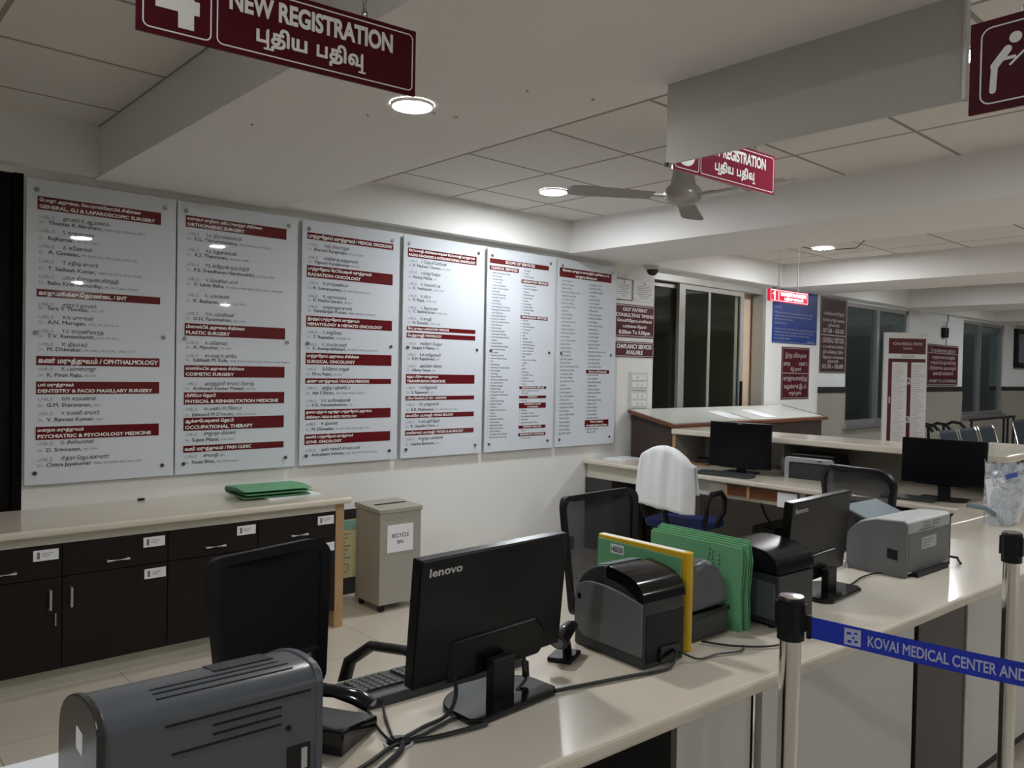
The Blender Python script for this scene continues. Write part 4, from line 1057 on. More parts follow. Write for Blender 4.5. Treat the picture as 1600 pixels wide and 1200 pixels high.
# ================================================================== CHAIRS
def office_chair(name, label, loc, rotz, w=0.44, top=1.0, zb=0.52, solid=True, seat_m='chair_solid', arms=(1, 1), group=None, round_top=0.05, seat_z=0.45, loop=False, lean=0.10):
    """faces local -y; backrest behind at +y"""
    t = thing(name, label, 'chair', loc, rotz, group)
    h = top-zb
    def place(o):
        o.location = (0, 0.235, zb); o.rotation_euler.x = -lean; return o
    def outline(inset, n=6):
        P = []
        hw0 = w/2-inset; hw1 = w/2*0.86-inset
        zt_ = h-inset; zb_ = inset
        r = max(round_top-inset*0.6, 0.01)
        for k in range(n+1):
            a = R(90*k/n); P.append((hw0-r+r*math.cos(a), zt_-r+r*math.sin(a)))
        for k in range(n+1):
            a = R(90+90*k/n); P.append((-hw0+r+r*math.cos(a), zt_-r+r*math.sin(a)))
        for k in range(n+1):
            a = R(180+90*k/n); P.append((-hw1+r+r*math.cos(a), zb_+r+r*math.sin(a)))
        for k in range(n+1):
            a = R(270+90*k/n); P.append((hw1-r+r*math.cos(a), zb_+r+r*math.sin(a)))
        return P
    def curve(x): return 0.055*(2*x/w)**2*-1.0
    A = outline(0.0); B = outline(0.026); fr = MB(); n = len(A)
    VA = [[fr.bm.verts.new((p[0], y+curve(p[0]), p[1])) for p in Q] for Q in (A, B) for y in (-0.014, 0.014)]
    for i in range(n):
        j = (i+1) % n
        fr.bm.faces.new((VA[0][i], VA[0][j], VA[2][j], VA[2][i])); fr.bm.faces.new((VA[1][i], VA[3][i], VA[3][j], VA[1][j]))
        fr.bm.faces.new((VA[0][i], VA[1][i], VA[1][j], VA[0][j])); fr.bm.faces.new((VA[2][i], VA[2][j], VA[3][j], VA[3][i]))
    place(fr.build('backrest_frame', 'black_plastic', t, smooth=True))
    # fabric panel inside the frame
    pn = MB(); zs = h*0.27 if solid else 0.026
    def fn(u, v):
        z = zs+(h-0.03-zs)*v
        f = 0.86+0.14*min(1, z/h)
        hw = (w/2)*f-0.028
        if z > h-round_top: hw -= round_top*(1-math.sqrt(max(0, 1-((z-(h-round_top))/round_top)**2)))*0.8
        x = -hw+2*hw*u
        return (x*(1.10 if solid else 1.0), curve(x)-(0.018 if solid else 0.004), z+(0.022 if solid else 0)*v)
    pn.grid(fn, 10, 10)
    place(pn.build('back_panel' if solid else 'back_mesh', 'chair_solid' if solid else 'chair_mesh', t, smooth=True))
    if solid:
        lo = MB()
        def fn2(u, v):
            z = 0.03+(zs-0.03)*v; hw = (w/2)*(0.86+0.14*z/h)-0.028; x = -hw+2*hw*u
            return (x, curve(x)-0.004, z)
        lo.grid(fn2, 10, 3)
        place(lo.build('lower_mesh', 'chair_mesh', t, smooth=True))
        br = MB(); br.tube([(-w*0.44, curve(w*0.44), zs), (0, 0, zs-0.004), (w*0.44, curve(w*0.44), zs)], 0.010, 8)
        place(br.build('lumbar_bar', 'black_plastic', t))
    m = MB(); m.prism(rrect(0.46, 0.45, 0.09, 6), 'z', seat_z-0.055, seat_z, Matrix.Translation((0, -0.03, 0)))
    m.build('seat', seat_m, t, bevel=0.02, seg=3)
    m = MB(); m.tube([(0, 0.24, zb+0.10), (0, 0.245, zb-0.02), (0, 0.20, seat_z-0.075), (0, 0.05, seat_z-0.08)], 0.020, 8, flat=1.4); m.build('back_support', 'black_plastic', t)
    for sx, on_ in zip((-1, 1), arms):
        if not on_: continue
        m = MB(); x = sx*0.255
        if loop:
            P = [(x*0.86, 0.10, seat_z-0.04), (x, 0.13, seat_z+0.06), (x, 0.12, seat_z+0.15), (x, 0.06, seat_z+0.205), (x, -0.08, seat_z+0.205), (x, -0.14, seat_z+0.16), (x, -0.13, seat_z+0.06), (x*0.86, -0.06, seat_z-0.04)]
        else:
            P = [(x*0.86, 0.12, seat_z-0.04), (x, 0.20, seat_z+0.07), (x, 0.17, seat_z+0.16), (x, 0.08, seat_z+0.225), (x, -0.06, seat_z+0.240), (x, -0.15, seat_z+0.225), (x, -0.21, seat_z+0.190), (x, -0.22, seat_z+0.160), (x, -0.16, seat_z+0.02), (x*0.86, -0.10, seat_z-0.04)]
        m.tube(P, 0.015, 10, flat=1.5); m.build('armrest', 'black_plastic', t, smooth=True)
    MB().cyl((0, 0, 0.10), (0, 0, seat_z-0.05), 0.028).build('gas_column', 'black_plastic', t)
    for k in range(5):
        a = R(72*k+20); M = Matrix.Rotation(a, 4, 'Z')
        m = MB(); m.tube([M @ Vector((0.02, 0, 0.11)), M @ Vector((0.27, 0, 0.075))], [0.026, 0.016], 8)
        leg = m.build('base_leg', 'black_plastic', t)
        m = MB(); q = M @ Vector((0.27, 0, 0.028)); dd = M @ Vector((0, 0.018, 0))
        m.cyl(q-dd, q+dd, 0.028, n=14); m.box(q.x-0.008, q.x+0.008, q.y-0.008, q.y+0.008, 0.04, 0.075)
        m.build('caster', 'black_plastic', leg)
    return t
office_chair('office_chair', 'black mesh-back office chair behind the nearest printer and monitor', (1.055, 1.875, 0), R(13), w=0.41, top=0.985, zb=0.55, solid=True, arms=(1, 1))
office_chair('office_chair', 'black mesh-back office chair behind the folders on the counter', (2.57, 2.02, 0), R(3), w=0.50, top=0.985, zb=0.50, solid=False, arms=(0, 1))
office_chair('office_chair', 'blue-seated office chair with a white towel over its back', (4.79, 3.42, 0), R(96), w=0.37, top=0.93, zb=0.52, solid=False, seat_m='seat_blue', round_top=0.15, loop=True, lean=0.06)
office_chair('office_chair', 'black mesh-back office chair before the far right monitor', (4.62, 1.96, 0), R(84), w=0.44, top=1.0, zb=0.52, solid=False, round_top=0.10)

# towel over the chair back
def towel():
    t = MB()
    W2 = 0.235
    def fn(u, v):
        s = -1+2*u                        # across
        # v from front hem over the top to the back hem
        shoulder = 0.965 - 0.115*abs(s)**2.2 - 0.03*max(0, -s)
        if v < 0.42:
            k = v/0.42; z = 0.66+(shoulder-0.66)*k; y = -0.055
        elif v > 0.58:
            k = (1-v)/0.42
            hem = 0.560 + 0.025*s
            z = hem+(shoulder-hem)*k; y = 0.060+0.030*(1-k)
        else:
            a = (v-0.42)/0.16*PI; z = shoulder+0.022*math.sin(a); y = -0.055*math.cos(a) + 0.003
        fold = 0.010*math.sin(7*s+1.0)*(1 - max(0, (z-0.80)/0.2) if z > 0.80 else 1) + 0.006*math.sin(15*s+3*z)
        if y > 0: y -= 0.075*max(0, abs(s)-0.72)/0.28
        y += fold*(1 if y > 0 else 0.5)
        x = s*W2*(0.94+0.06*min(1, (shoulder-z)/0.15 if shoulder > z else 0)) + 0.006*math.sin(9*z)
        return (x, y, z)
    t.grid(fn, 40, 44)
    o = t.build('white_towel', 'towel_white', smooth=True, loc=(4.55, 3.40, 0), rotz=R(96))
    sd = o.modifiers.new('thick', 'SOLIDIFY'); sd.thickness = 0.004; sd.offset = 0
    return tag(o, 'white towel draped over the back of the blue-seated chair', 'towel')
towel()
# ================================================================== MONITORS
def monitor(name, label, loc, rotz, w, h, zb, tilt=4.0, neck=0.0, brand=True, round_base=True, back_to_us=True):
    """screen faces local +y, back faces -y, origin on the desk under the stand"""
    t = thing(name, label, 'monitor', loc, rotz)
    py = 0.045
    def pl(o):
        o.location = (neck, py, zb); o.rotation_euler.x = R(tilt); return o
    hs = MB(); hs.box(-w/2, w/2, -0.016, 0.016, 0, h)
    pl(hs.build('housing', 'black_satin', t, bevel=0.004, seg=2))
    rb = MB()
    P = [(-w*0.30, 0.0), (w*0.34, 0.0), (w*0.37, h*0.05), (w*0.37, h*0.22), (w*0.30, h*0.34), (-w*0.30, h*0.34)]
    A = [rb.bm.verts.new((p[0], -0.0158, p[1]-0.008)) for p in P]; B = [rb.bm.verts.new((p[0]*0.92, -0.024, p[1]*0.92-0.004)) for p in P]
    for i in range(6): rb.bm.faces.new((A[i], A[(i+1) % 6], B[(i+1) % 6], B[i]))
    rb.bm.faces.new(B); rb.bm.faces.new(A[::-1])
    pl(rb.build('rear_cover', 'black_satin', t, bevel=0.003))
    pl(MB().box(-w/2+0.016, w/2-0.016, 0.0162, 0.0170, 0.022, h-0.016).build('screen', 'screen_black', t))
    if brand:
        if back_to_us:
            L = MB(); put_text(L, 'lenovo', -w/2+w*0.05, h*0.865, h*0.062, -0.0166, off=0.03, width=w*0.20)
        else:
            M = Matrix.Rotation(PI, 4, 'Z')
            L = MB(); put_text(L, 'lenovo', 0, h-0.013, 0.007, -0.0175, off=0.03, width=0.035, align='c', M=M)
        pl(build_text(L, 'brand_lettering', 'silver_plastic', t))
    m = MB(); m.box(-0.034, 0.034, -0.012, 0.014, 0.012, zb+h*0.10)
    o = m.build('stand_neck', 'black_plastic', t, bevel=0.004); o.rotation_euler.x = 0
    m = MB()
    if round_base:
        P = []
        for k in range(25):
            a = PI*k/24; P.append((0.135*math.cos(a), 0.02+0.085*math.sin(a)))
        P += [(-0.135, -0.045), (-0.110, -0.065), (0.110, -0.065), (0.135, -0.045)]
        m.prism(P, 'z', 0, 0.014)
    else:
        m.box(-0.115, 0.115, -0.075, 0.085, 0, 0.014)
    m.build('stand_base', 'black_gloss', t, bevel=0.004)
    return t
monitor('computer_monitor', 'nearest black monitor seen from behind, on the counter left of the label printers', (1.195, 1.335, 0.7503), R(2.5), 0.455, 0.278, 0.076, tilt=5)
monitor('computer_monitor', 'black monitor seen from behind, right of the green file stack on the counter', (2.655, 1.285, 0.7503), R(2), 0.445, 0.278, 0.062, tilt=5, neck=-0.045)
monitor('computer_monitor', 'black monitor facing us on the staff desk beside the silver printer', (5.33, 3.285, 0.7503), R(99), 0.475, 0.338, 0.046, tilt=3, brand=True, back_to_us=False, round_base=False)
monitor('computer_monitor', 'black monitor facing us below the waiting chairs, far right of the desk', (5.26, 1.835, 0.7503), R(95), 0.47, 0.275, 0.098, tilt=3, brand=False, back_to_us=False)

# ================================================================== KEYBOARDS, MOUSE
def keyboard(label, loc, rotz, w=0.43, d=0.14, detail=True):
    t = thing('keyboard', label, 'keyboard', loc, rotz)
    MB().prism([(-d/2, 0), (d/2, 0), (d/2, 0.024), (d/2-0.02, 0.026), (-d/2, 0.014)], 'x', -w/2, w/2).build('keyboard_case', 'dark_grey_plastic', t, bevel=0.003)
    if detail:
        rows = 5
        for r in range(rows):
            y = -d/2+0.020+r*0.0195
            m = MB(); pad = MB()
            z = 0.0145+(y+d/2)*0.085
            x = -w/2+0.014
            while x < w/2-0.026:
                if not (w*0.20 < x < w*0.215): (m if x > w*0.21 else pad).box(x, x+0.0145, y, y+0.0145, z, z+0.0065)
                x += 0.0178
            pad.build('key_row', 'key_grey', t); m.build('number_key_row', 'key_grey', t)
    return t
# typed from the staff side, so the key rows rise towards the public edge
keyboard('black keyboard on the counter behind the nearest monitor', (1.165, 1.545, 0.7505), R(180-2.6), 0.45, 0.15)
keyboard('black keyboard before the monitor beside the silver printer', (5.10, 3.28, 0.7505), R(-82), 0.42, 0.13, False)
keyboard('black keyboard before the far right monitor under the waiting chairs', (5.09, 1.98, 0.7505), R(-84), 0.30, 0.10, False)

# ================================================================== DESK PHONE near the first printer
t = thing('desk_phone', 'glossy black desk telephone between the nearest printer and the keyboard', 'phone', (0.812, 1.440, 0.7505), R(30))
t.scale = (0.82, 0.82, 0.82)
MB().prism([(-0.09, 0), (0.09, 0), (0.09, 0.028), (-0.09, 0.062)], 'y', -0.10, 0.10).build('phone_body', 'black_gloss', t, bevel=0.006)
m = MB()
m.tube([(0.055, -0.10, 0.065), (0.055, -0.06, 0.082), (0.055, 0.0, 0.088), (0.055, 0.06, 0.085), (0.055, 0.10, 0.070)], [0.016, 0.019, 0.015, 0.017, 0.018], 10, flat=1.5)
m.build('handset', 'black_gloss', t, smooth=True)
m = MB()
for i in range(3):
    for j in range(4): m.box(-0.055+0.026*i, -0.038+0.026*i, -0.06+0.028*j, -0.043+0.028*j, 0.030-0.004*i+0.010, 0.052-0.006*i)
m.build('key_pad', 'key_grey', t)

# ================================================================== LASER PRINTER, foreground left
t = thing('laser_printer', 'large dark grey laser printer in the left foreground corner of the counter', 'printer', (0.500, 1.325, 0.7503), R(-2.6))
W2, D2 = 0.172, 0.125
D2 = 0.128
arch = [(-D2, 0.222), (-D2+0.004, 0.232), (-D2+0.012, 0.240), (-D2+0.024, 0.2455), (-0.085, 0.248), (-0.060, 0.2485), (-0.03, 0.246), (0.0, 0.240), (0.035, 0.229), (0.065, 0.216), (0.092, 0.200), (0.112, 0.182), (0.122, 0.165), (D2, 0.14)]
MB().prism([(-D2, 0.012), *arch, (D2, 0.012)], 'x', -W2+0.012, W2-0.012).build('printer_body', 'grey_plastic', t, smooth=True)
arch2 = [(p[0]*1.02, p[1]+0.003) for p in arch]
sd = MB().prism([(-D2-0.003, 0.0), *arch2, (D2+0.003, 0.0)], 'x', -W2, -W2+0.012).build('side_cover', 'warm_dark_plastic', t, bevel=0.002)
MB().box(-W2-0.001, -W2+0.001, -0.045, -0.005, 0.165, 0.197).build('side_label', 'paper', sd)
MB().prism([(-D2-0.003, 0.0), *arch2, (D2+0.003, 0.0)], 'x', W2-0.012, W2).build('side_cover', 'grey_plastic', t, bevel=0.002)
m = MB()
for (y, z, xa, xb) in ((-0.064, 0.2478, -0.085, 0.12), (-0.082, 0.2476, -0.085, 0.13), (-0.100, 0.2455, -0.085, 0.13)):
    m.box(xa, xb, y-0.002, y+0.002, z-0.002, z+0.0016)
for (z, xa, xb) in ((0.212, -0.08, 0.15), (0.196, -0.01, 0.10), (0.182, -0.01, 0.10), (0.168, -0.07, 0.10)):
    m.box(xa, xb, -D2-0.0012, -D2+0.002, z, z+0.0035)
m.build('vent_slots', 'black_plastic', t)
m = MB(); m.prism([(-0.045, 0.2475), (0.01, 0.2385), (0.01, 0.2405), (-0.045, 0.2495)], 'x', 0.02, 0.12); m.build('top_label', 'dark_grey_plastic', t)
MB().cyl((0.112, -D2-0.0015, 0.160), (0.112, -D2+0.002, 0.160), 0.005, n=12).build('screw_hole', 'black_plastic', t)
m = MB(); m.box(0.110, 0.150, -D2-0.002, -D2+0.002, 0.020, 0.128); m.build('port_panel', 'black_plastic', t)
MB().box(0.134, 0.144, -D2-0.0035, -D2-0.001, 0.088, 0.122).build('usb_socket', 'silver_plastic', t)
m = MB(); m.cyl((0.060, -D2-0.012, 0.060), (0.060, -D2+0.004, 0.060), 0.032, n=24); m.tube([(0.060, -D2-0.010, 0.060), (0.075, -D2-0.03, 0.055), (0.10, -D2-0.05, 0.02), (0.12, -D2-0.06, 0.006), (0.17, -D2-0.05, 0.006)], 0.006, 8); m.build('power_plug', 'cable_black', t)

# ================================================================== LABEL PRINTERS between the folders
t = thing('label_printer', 'grey and black label printer with glossy black lid, before the green and yellow folders', 'printer', (1.676, 1.368, 0.7503), R(-4))
W2, D2 = 0.080, 0.128
top = [(-D2, 0.150), (-D2+0.012, 0.200), (-D2+0.045, 0.222), (0.0, 0.236), (0.055, 0.226), (0.100, 0.196), (D2, 0.150)]
MB().prism([(-D2, 0.0), *curvy(top), (D2, 0.0)], 'x', -W2+0.006, W2).build('printer_body', 'dark_grey_plastic', t, bevel=0.006, seg=3, smooth=True)
inner = [(-D2+0.004, 0.032)] + curvy([(-D2+0.004, 0.165), (-0.04, 0.182), (0.05, 0.186), (0.095, 0.176), (0.118, 0.150), (0.122, 0.060)]) + [(0.085, 0.032)]
sp = MB().prism(inner, 'x', -W2-0.001, -W2+0.008).build('side_panel', 'mid_grey_plastic', t, bevel=0.003)
MB().box(-W2-0.002, -W2, 0.095, 0.108, 0.130, 0.145).build('latch_button', 'black_gloss', sp)
MB().prism(curvy([(-D2-0.002, 0.168), (-D2+0.010, 0.203), (-D2+0.045, 0.226), (-0.01, 0.239), (0.005, 0.236)]) + [(0.006, 0.215)] + curvy([(0.0, 0.206), (-0.06, 0.195), (-D2+0.010, 0.168)]), 'x', -W2+0.002, W2+0.003).build('lid', 'black_gloss', t, bevel=0.005, seg=3, smooth=True)
MB().prism([(0.012, 0.2365), (0.055, 0.2285), (0.055, 0.2315), (0.012, 0.2395)], 'x', -W2+0.018, W2-0.015).build('lid_window', 'blue_grey_plastic', t, bevel=0.001)
MB().box(-W2+0.012, W2-0.004, -D2-0.002, -D2+0.004, 0.012, 0.140).build('rear_cover', 'black_plastic', t, bevel=0.002)
m = MB(); m.box(-0.02, 0.055, -D2-0.010, -D2+0.002, 0.010, 0.050); m.build('cable_socket', 'black_gloss', t, bevel=0.002)

t = thing('label_printer', 'small domed dark grey label printer between the yellow folder and green file stack', 'printer', (1.938, 1.405, 0.7503), R(-3))
W2, D2 = 0.098, 0.122
dome = [(-W2, 0.078), (-W2, 0.19), (-0.06, 0.216), (-0.02, 0.222)] + [(-0.02+0.118*math.sin(R(a)), 0.078+0.144*math.cos(R(a))) for a in (15, 30, 45, 60, 75, 88)]
MB().prism(dome, 'y', -D2, D2).build('domed_lid', 'grey_plastic', t, bevel=0.018, seg=4, smooth=True)
MB().box(-W2+0.004, W2-0.001, -D2-0.001, D2-0.004, 0.066, 0.079).build('seam', 'black_gloss', t)
MB().box(-W2, W2, -D2, D2, 0, 0.067).build('printer_base', 'dark_grey_plastic', t, bevel=0.008, seg=3)

t = thing('barcode_scanner', 'small black scanner in a holder between the nearest monitor and the lidded label printer', 'scanner', (1.505, 1.435, 0.7505), R(25))
t.scale = (0.8, 0.8, 0.75)
MB().box(-0.055, 0.055, -0.040, 0.040, 0, 0.016).build('holder_base', 'black_plastic', t, bevel=0.004)
MB().tube([(0.03, 0, 0.014), (0.02, 0, 0.05), (-0.015, 0, 0.075)], [0.016, 0.014, 0.02], 10).build('stand', 'black_plastic', t, smooth=True)
h = MB().tube([(-0.060, 0, 0.072), (-0.01, 0, 0.088), (0.05, 0, 0.094), (0.085, 0, 0.088)], [0.026, 0.024, 0.02, 0.016], 12, flat=1.2).build('scanner_head', 'black_gloss', t, smooth=True)
MB().cyl((-0.061, 0, 0.0717), (-0.0635, 0, 0.071), 0.018, n=16).build('scan_window', 'blue_grey_plastic', h)

t = thing('label_printer', 'tall black printer between the green file stack and the second monitor', 'printer', (2.245, 1.318, 0.7503), R(-3))
W2, D2 = 0.100, 0.135
MB().prism(curvy([(-D2, 0.165), (-D2+0.01, 0.205), (-D2+0.05, 0.228), (0.02, 0.238), (0.09, 0.225), (D2, 0.190), (D2, 0.165)]), 'x', -W2, W2).build('lid', 'black_satin', t, bevel=0.008, seg=3, smooth=True)
MB().prism([(-D2, 0.012), (-D2, 0.160), (D2, 0.160), (D2, 0.012)], 'x', -W2+0.006, W2-0.006).build('printer_body', 'dark_grey_plastic', t, bevel=0.006)
MB().prism([(-D2+0.01, 0.03), (-D2+0.01, 0.135), (-0.02, 0.140), (-0.02, 0.03)], 'x', -W2-0.001, -W2+0.008).build('side_panel', 'grey_plastic', t, bevel=0.003)
m = MB()
for x in (-0.07, 0.07):
    for y in (-0.1, 0.1): m.cyl((x, y, 0), (x, y, 0.014), 0.012, n=12)
m.build('feet', 'black_plastic', t)
MB().box(-0.09, -0.045, 0.10, 0.118, 0.228, 0.2365).build('orange_tab', 'folder_yellow', t)

# folders standing on the counter
t = thing('green_folder', 'green folder with a white number label standing behind the lidded label printer', 'folder', (1.780, 1.400, 0.7505), R(-1))
MB().prism([(-0.130, 0), (0.170, 0), (0.170, 0.258), (-0.130, 0.252)], 'x', -0.002, 0.002).build('cover', 'folder_green', t)
MB().prism([(-0.125, 0.002), (0.165, 0.002), (0.165, 0.248), (-0.125, 0.246)], 'x', 0.0022, 0.0040).build('inner_paper', 'paper', t)
s = MB().box(-0.0026, -0.0021, 0.070, 0.120, 0.222, 0.249).build('number_label', 'paper', t)
L = MB(); M = Matrix.Translation((-0.0029, 0.095, 0.228)) @ Matrix.Rotation(R(-90), 4, 'Z')
put_text(L, '1455/20', 0, 0, 0.014, 0, off=0.04, width=0.042, align='c', M=M); build_text(L, 'label_lettering', 'ink_dark', s)
t = thing('yellow_folder', 'thick yellow folder standing behind the labelled green folder', 'folder', (1.803, 1.405, 0.7505), R(-1))
P = [(-0.015, 0.172), (0.015, 0.172), (0.015, -0.140)] + [(0.015*math.cos(R(a)), -0.140-0.014*math.sin(R(a))) for a in (30, 60, 90, 120, 150)] + [(-0.015, -0.140)]
MB().prism(P, 'z', 0, 0.266).build('cover', 'folder_yellow', t, bevel=0.002)
MB().box(-0.010, 0.010, -0.13, 0.174, 0.004, 0.2662).build('papers_inside', 'paper', t)
t = thing('green_file_stack', 'stack of green files standing upright with handwriting, between two printers', 'files', (2.082, 1.422, 0.7505), R(-2))
for k in range(5):
    x = -0.028+0.013*k
    a = 0.004*math.sin(2.2*k)
    m = MB()
    P = [(-0.172+a*2, 0.0), (-0.166+a, 0.10), (-0.172, 0.20), (-0.165+a*2, 0.243+0.004*k), (0.168+a, 0.243+0.004*k), (0.172, 0.0)]
    m.prism(P, 'x', x, x+0.004); m.prism([(p[0]+0.004, p[1]*0.985) for p in P], 'x', x+0.0065, x+0.0095)
    m.build('green_file', 'folder_green', t)
L = MB(); M = Matrix.Translation((-0.0284, 0, 0)) @ Matrix.Rotation(R(-90), 4, 'Z')
rnd = random.Random(4)
for (x, z0_, z1_) in ((0.092, 0.06, 0.21), (0.105, 0.08, 0.14), (0.055, 0.17, 0.22), (0.070, 0.17, 0.215)):
    z = z0_
    while z < z1_:
        dz = rnd.uniform(0.004, 0.009); dx = rnd.uniform(-0.003, 0.003)
        L.face([M @ Vector(p) for p in ((x+dx, 0, z), (x+dx+0.0035, 0, z), (x+dx+0.0025, 0, z+dz), (x+dx-0.001, 0, z+dz))]); z += dz+rnd.uniform(0.002, 0.006)
build_text(L, 'handwriting', 'dark_grey_plastic', t)

# ================================================================== GREY PRINTER right of the second monitor
t = thing('desktop_printer', 'light grey printer with darker rounded sides, right of the second monitor', 'printer', (3.275, 1.305, 0.7503), R(-2.5))
W2, D2 = 0.195, 0.115
prof = [(-D2, 0.012), (-D2, 0.205), (-D2+0.012, 0.213), (0.00, 0.208), (0.065, 0.190), (0.100, 0.160), (0.112, 0.125), (0.112, 0.012)]
MB().prism(prof, 'x', -W2+0.012, W2-0.004).build('printer_body', 'light_grey_plastic', t, bevel=0.004)
sp = [(-D2-0.002, 0.0), (-D2-0.002, 0.196)] + [(-D2+0.016-0.018*math.cos(R(a)), 0.196+0.016*math.sin(R(a))) for a in (30, 60, 90)] + curvy([(0.00, 0.205), (0.055, 0.188), (0.095, 0.160), (0.113, 0.125), (0.115, 0.02)]) + [(0.105, 0.0)]
sd = MB().prism(sp, 'x', -W2, -W2+0.014).build('side_cover', 'mid_grey_plastic', t, bevel=0.003)
MB().prism([(-0.085, 0.062), (-0.085, 0.100), (-0.045, 0.104), (-0.045, 0.066)], 'x', -W2-0.001, -W2+0.001).build('socket_recess', 'black_plastic', sd)
MB().prism(sp, 'x', W2-0.006, W2).build('side_cover', 'dark_grey_plastic', t, bevel=0.002)
MB().prism([(-D2-0.003, 0.022), (-D2-0.003, 0.165), (-D2+0.002, 0.165), (-D2+0.002, 0.022)], 'x', -W2+0.018, W2-0.010).build('rear_door', 'mid_grey_plastic', t, bevel=0.002)
s = MB().box(-0.075, 0.055, -D2-0.0045, -D2-0.003, 0.095, 0.140).build('rating_label', 'light_grey_plastic', t)
L = MB()
for (x, z, ww) in ((-0.05, 0.192, 0.05), (0.03, 0.192, 0.06), (-0.05, 0.180, 0.06), (0.03, 0.182, 0.05), (-0.09, 0.169, 0.13)):
    L.box(x, x+ww, -D2-0.0012, -D2-0.0004, z, z+0.004)
for k in range(3): L.box(-0.06, 0.03-0.02*k, -D2-0.0055, -D2-0.0046, 0.128-0.011*k, 0.131-0.011*k)
build_text(L, 'warning_print', 'ink_grey', t)
MB().prism([(0.045, 0.190), (0.165, 0.232), (0.167, 0.226), (0.049, 0.183)], 'x', -W2+0.05, W2-0.05).build('input_tray', 'blue_grey_plastic', t, bevel=0.002)
MB().box(-0.14, 0.13, -D2-0.022, -D2+0.0, 0.001, 0.018).build('output_slot', 'black_plastic', t)
m = MB(); m.tube([(W2+0.004, -D2+0.02, 0.03), (W2+0.05, -D2-0.01, 0.022), (W2+0.07, -D2-0.005, 0.010), (W2+0.02, -D2-0.035, 0.007)], 0.005, 6); m.build('power_plug', 'cable_black', t)
# paper block beside it
t = thing('paper_block', 'small block of white paper with a dark pen, left of the grey printer', 'papers', (3.03, 1.475, 0.7505), R(10))
MB().box(-0.06, 0.05, -0.055, 0.055, 0, 0.022).build('sheets', 'paper', t)
MB().tube([(-0.03, -0.02, 0.027), (0.045, 0.03, 0.027)], 0.004, 8).build('pen', 'ink_dark', t)

# ================================================================== SILVER PRINTER under the shelf
t = thing('silver_printer', 'silver and black laser printer on the staff desk under the raised shelf', 'printer', (5.565, 2.805, 0.7503), R(94))
W2, D2 = 0.178, 0.16
MB().box(-W2+0.004, W2-0.004, -D2+0.01, D2-0.03, 0.0, 0.145).build('printer_body', 'black_plastic', t, bevel=0.006)
m = MB()
m.prism([(-W2, 0.0), (-W2, 0.140), (-W2+0.015, 0.155), (W2-0.015, 0.155), (W2, 0.140), (W2, 0.0), (W2-0.035, 0.0), (W2-0.035, 0.110), (W2-0.045, 0.120), (-W2+0.045, 0.120), (-W2+0.035, 0.110), (-W2+0.035, 0.0)], 'y', D2-0.032, D2)
m.build('silver_frame', 'silver_plastic', t, bevel=0.003)
MB().box(-W2+0.040, W2-0.040, D2-0.03, D2-0.012, 0.004, 0.116).build('front_flap', 'dark_grey_plastic', t, bevel=0.002)
MB().box(-W2+0.010, W2-0.02, -D2+0.02, D2-0.05, 0.146, 0.178).build('scanner_lid', 'black_satin', t, bevel=0.008)
MB().box(-0.10, -0.065, D2-0.001, D2+0.001, 0.132, 0.140).build('badge', 'dark_grey_plastic', t)

# items by the third monitor
tag(MB().prism([(-0.17, -0.13), (0.15, -0.15), (0.17, 0.11), (-0.16, 0.14)], 'z', 0, 0.010).build('brown_clipboard', 'clip_brown', loc=(5.66, 3.84, 0.7505)), 'brown tray lying under the left end of the raised shelf', 'tray')
t = thing('black_device', 'low black device with an antenna on the brown tray under the shelf', 'device', (5.70, 3.80, 0.7615), R(20))
MB().prism([(-0.09, 0), (0.09, 0), (0.085, 0.03), (-0.085, 0.022)], 'y', -0.12, 0.12).build('device_body', 'black_satin', t, bevel=0.004)
MB().tube([(0.06, -0.09, 0.02), (0.06, -0.095, 0.085)], 0.009, 8).build('antenna', 'black_plastic', t)
t = thing('desk_papers', 'pale papers at the wall end of the staff desk behind the towel', 'papers', (5.30, 4.40, 0.7505))
MB().box(-0.15, 0.13, -0.10, 0.10, 0, 0.012).build('sheets', 'paper', t)
# cpu below the desk
t = thing('computer_tower', 'black computer tower standing under the staff desk', 'computer', (5.42, 3.02, 0))
MB().box(-0.21, 0.21, -0.09, 0.09, 0.0, 0.40).build('tower_case', 'black_satin', t, bevel=0.004)
MB().box(-0.216, -0.208, -0.085, 0.085, 0.01, 0.39).build('front_bezel', 'black_plastic', t)
tag(MB().tube([(5.40, 3.10, 0.70), (5.30, 3.12, 0.60), (5.34, 3.08, 0.46), (5.36, 3.05, 0.405)], 0.008, 6).build('tower_cable', 'cable_black'), 'black cable hanging from the staff desk down to the computer tower', 'cable')

# ================================================================== PLASTIC BAG of papers on the counter
t = thing('plastic_bag', 'clear plastic bag with white papers standing on the counter at right', 'bag', (4.62, 1.345, 0.7505), R(-48))
rnd = random.Random(11)
m = MB()
J = {(i, j, k): rnd.uniform(-1, 1) for i in range(40) for j in range(40) for k in (-1, 1)}
def bagf(side):
    def fn(u, v):
        x = (-0.16+0.32*u)*(0.62+0.38*v); z = 0.33*v + 0.018*math.sin(11*u+side)*v
        bulge = 0.075*math.sin(PI*min(1, u))*(1-0.55*v)
        y = side*bulge + 0.012*math.sin(17*u+5*v+side) + 0.010*math.sin(23*v+3*u)*u*(1-u)*4
        q = J[(round(u*22), round(v*18), side)]
        return (x*0.72+0.05*v+0.004*q*v, y*0.8+0.03*v+0.011*q*(0.3+v), z*0.88+0.002+(0.022*abs(q) if v > 0.99 else 0)+0.004*(1+q)*v)
    return fn
m.grid(bagf(1), 22, 18); m.grid(bagf(-1), 22, 18)
m.build('bag_film', 'bag_clear', t)
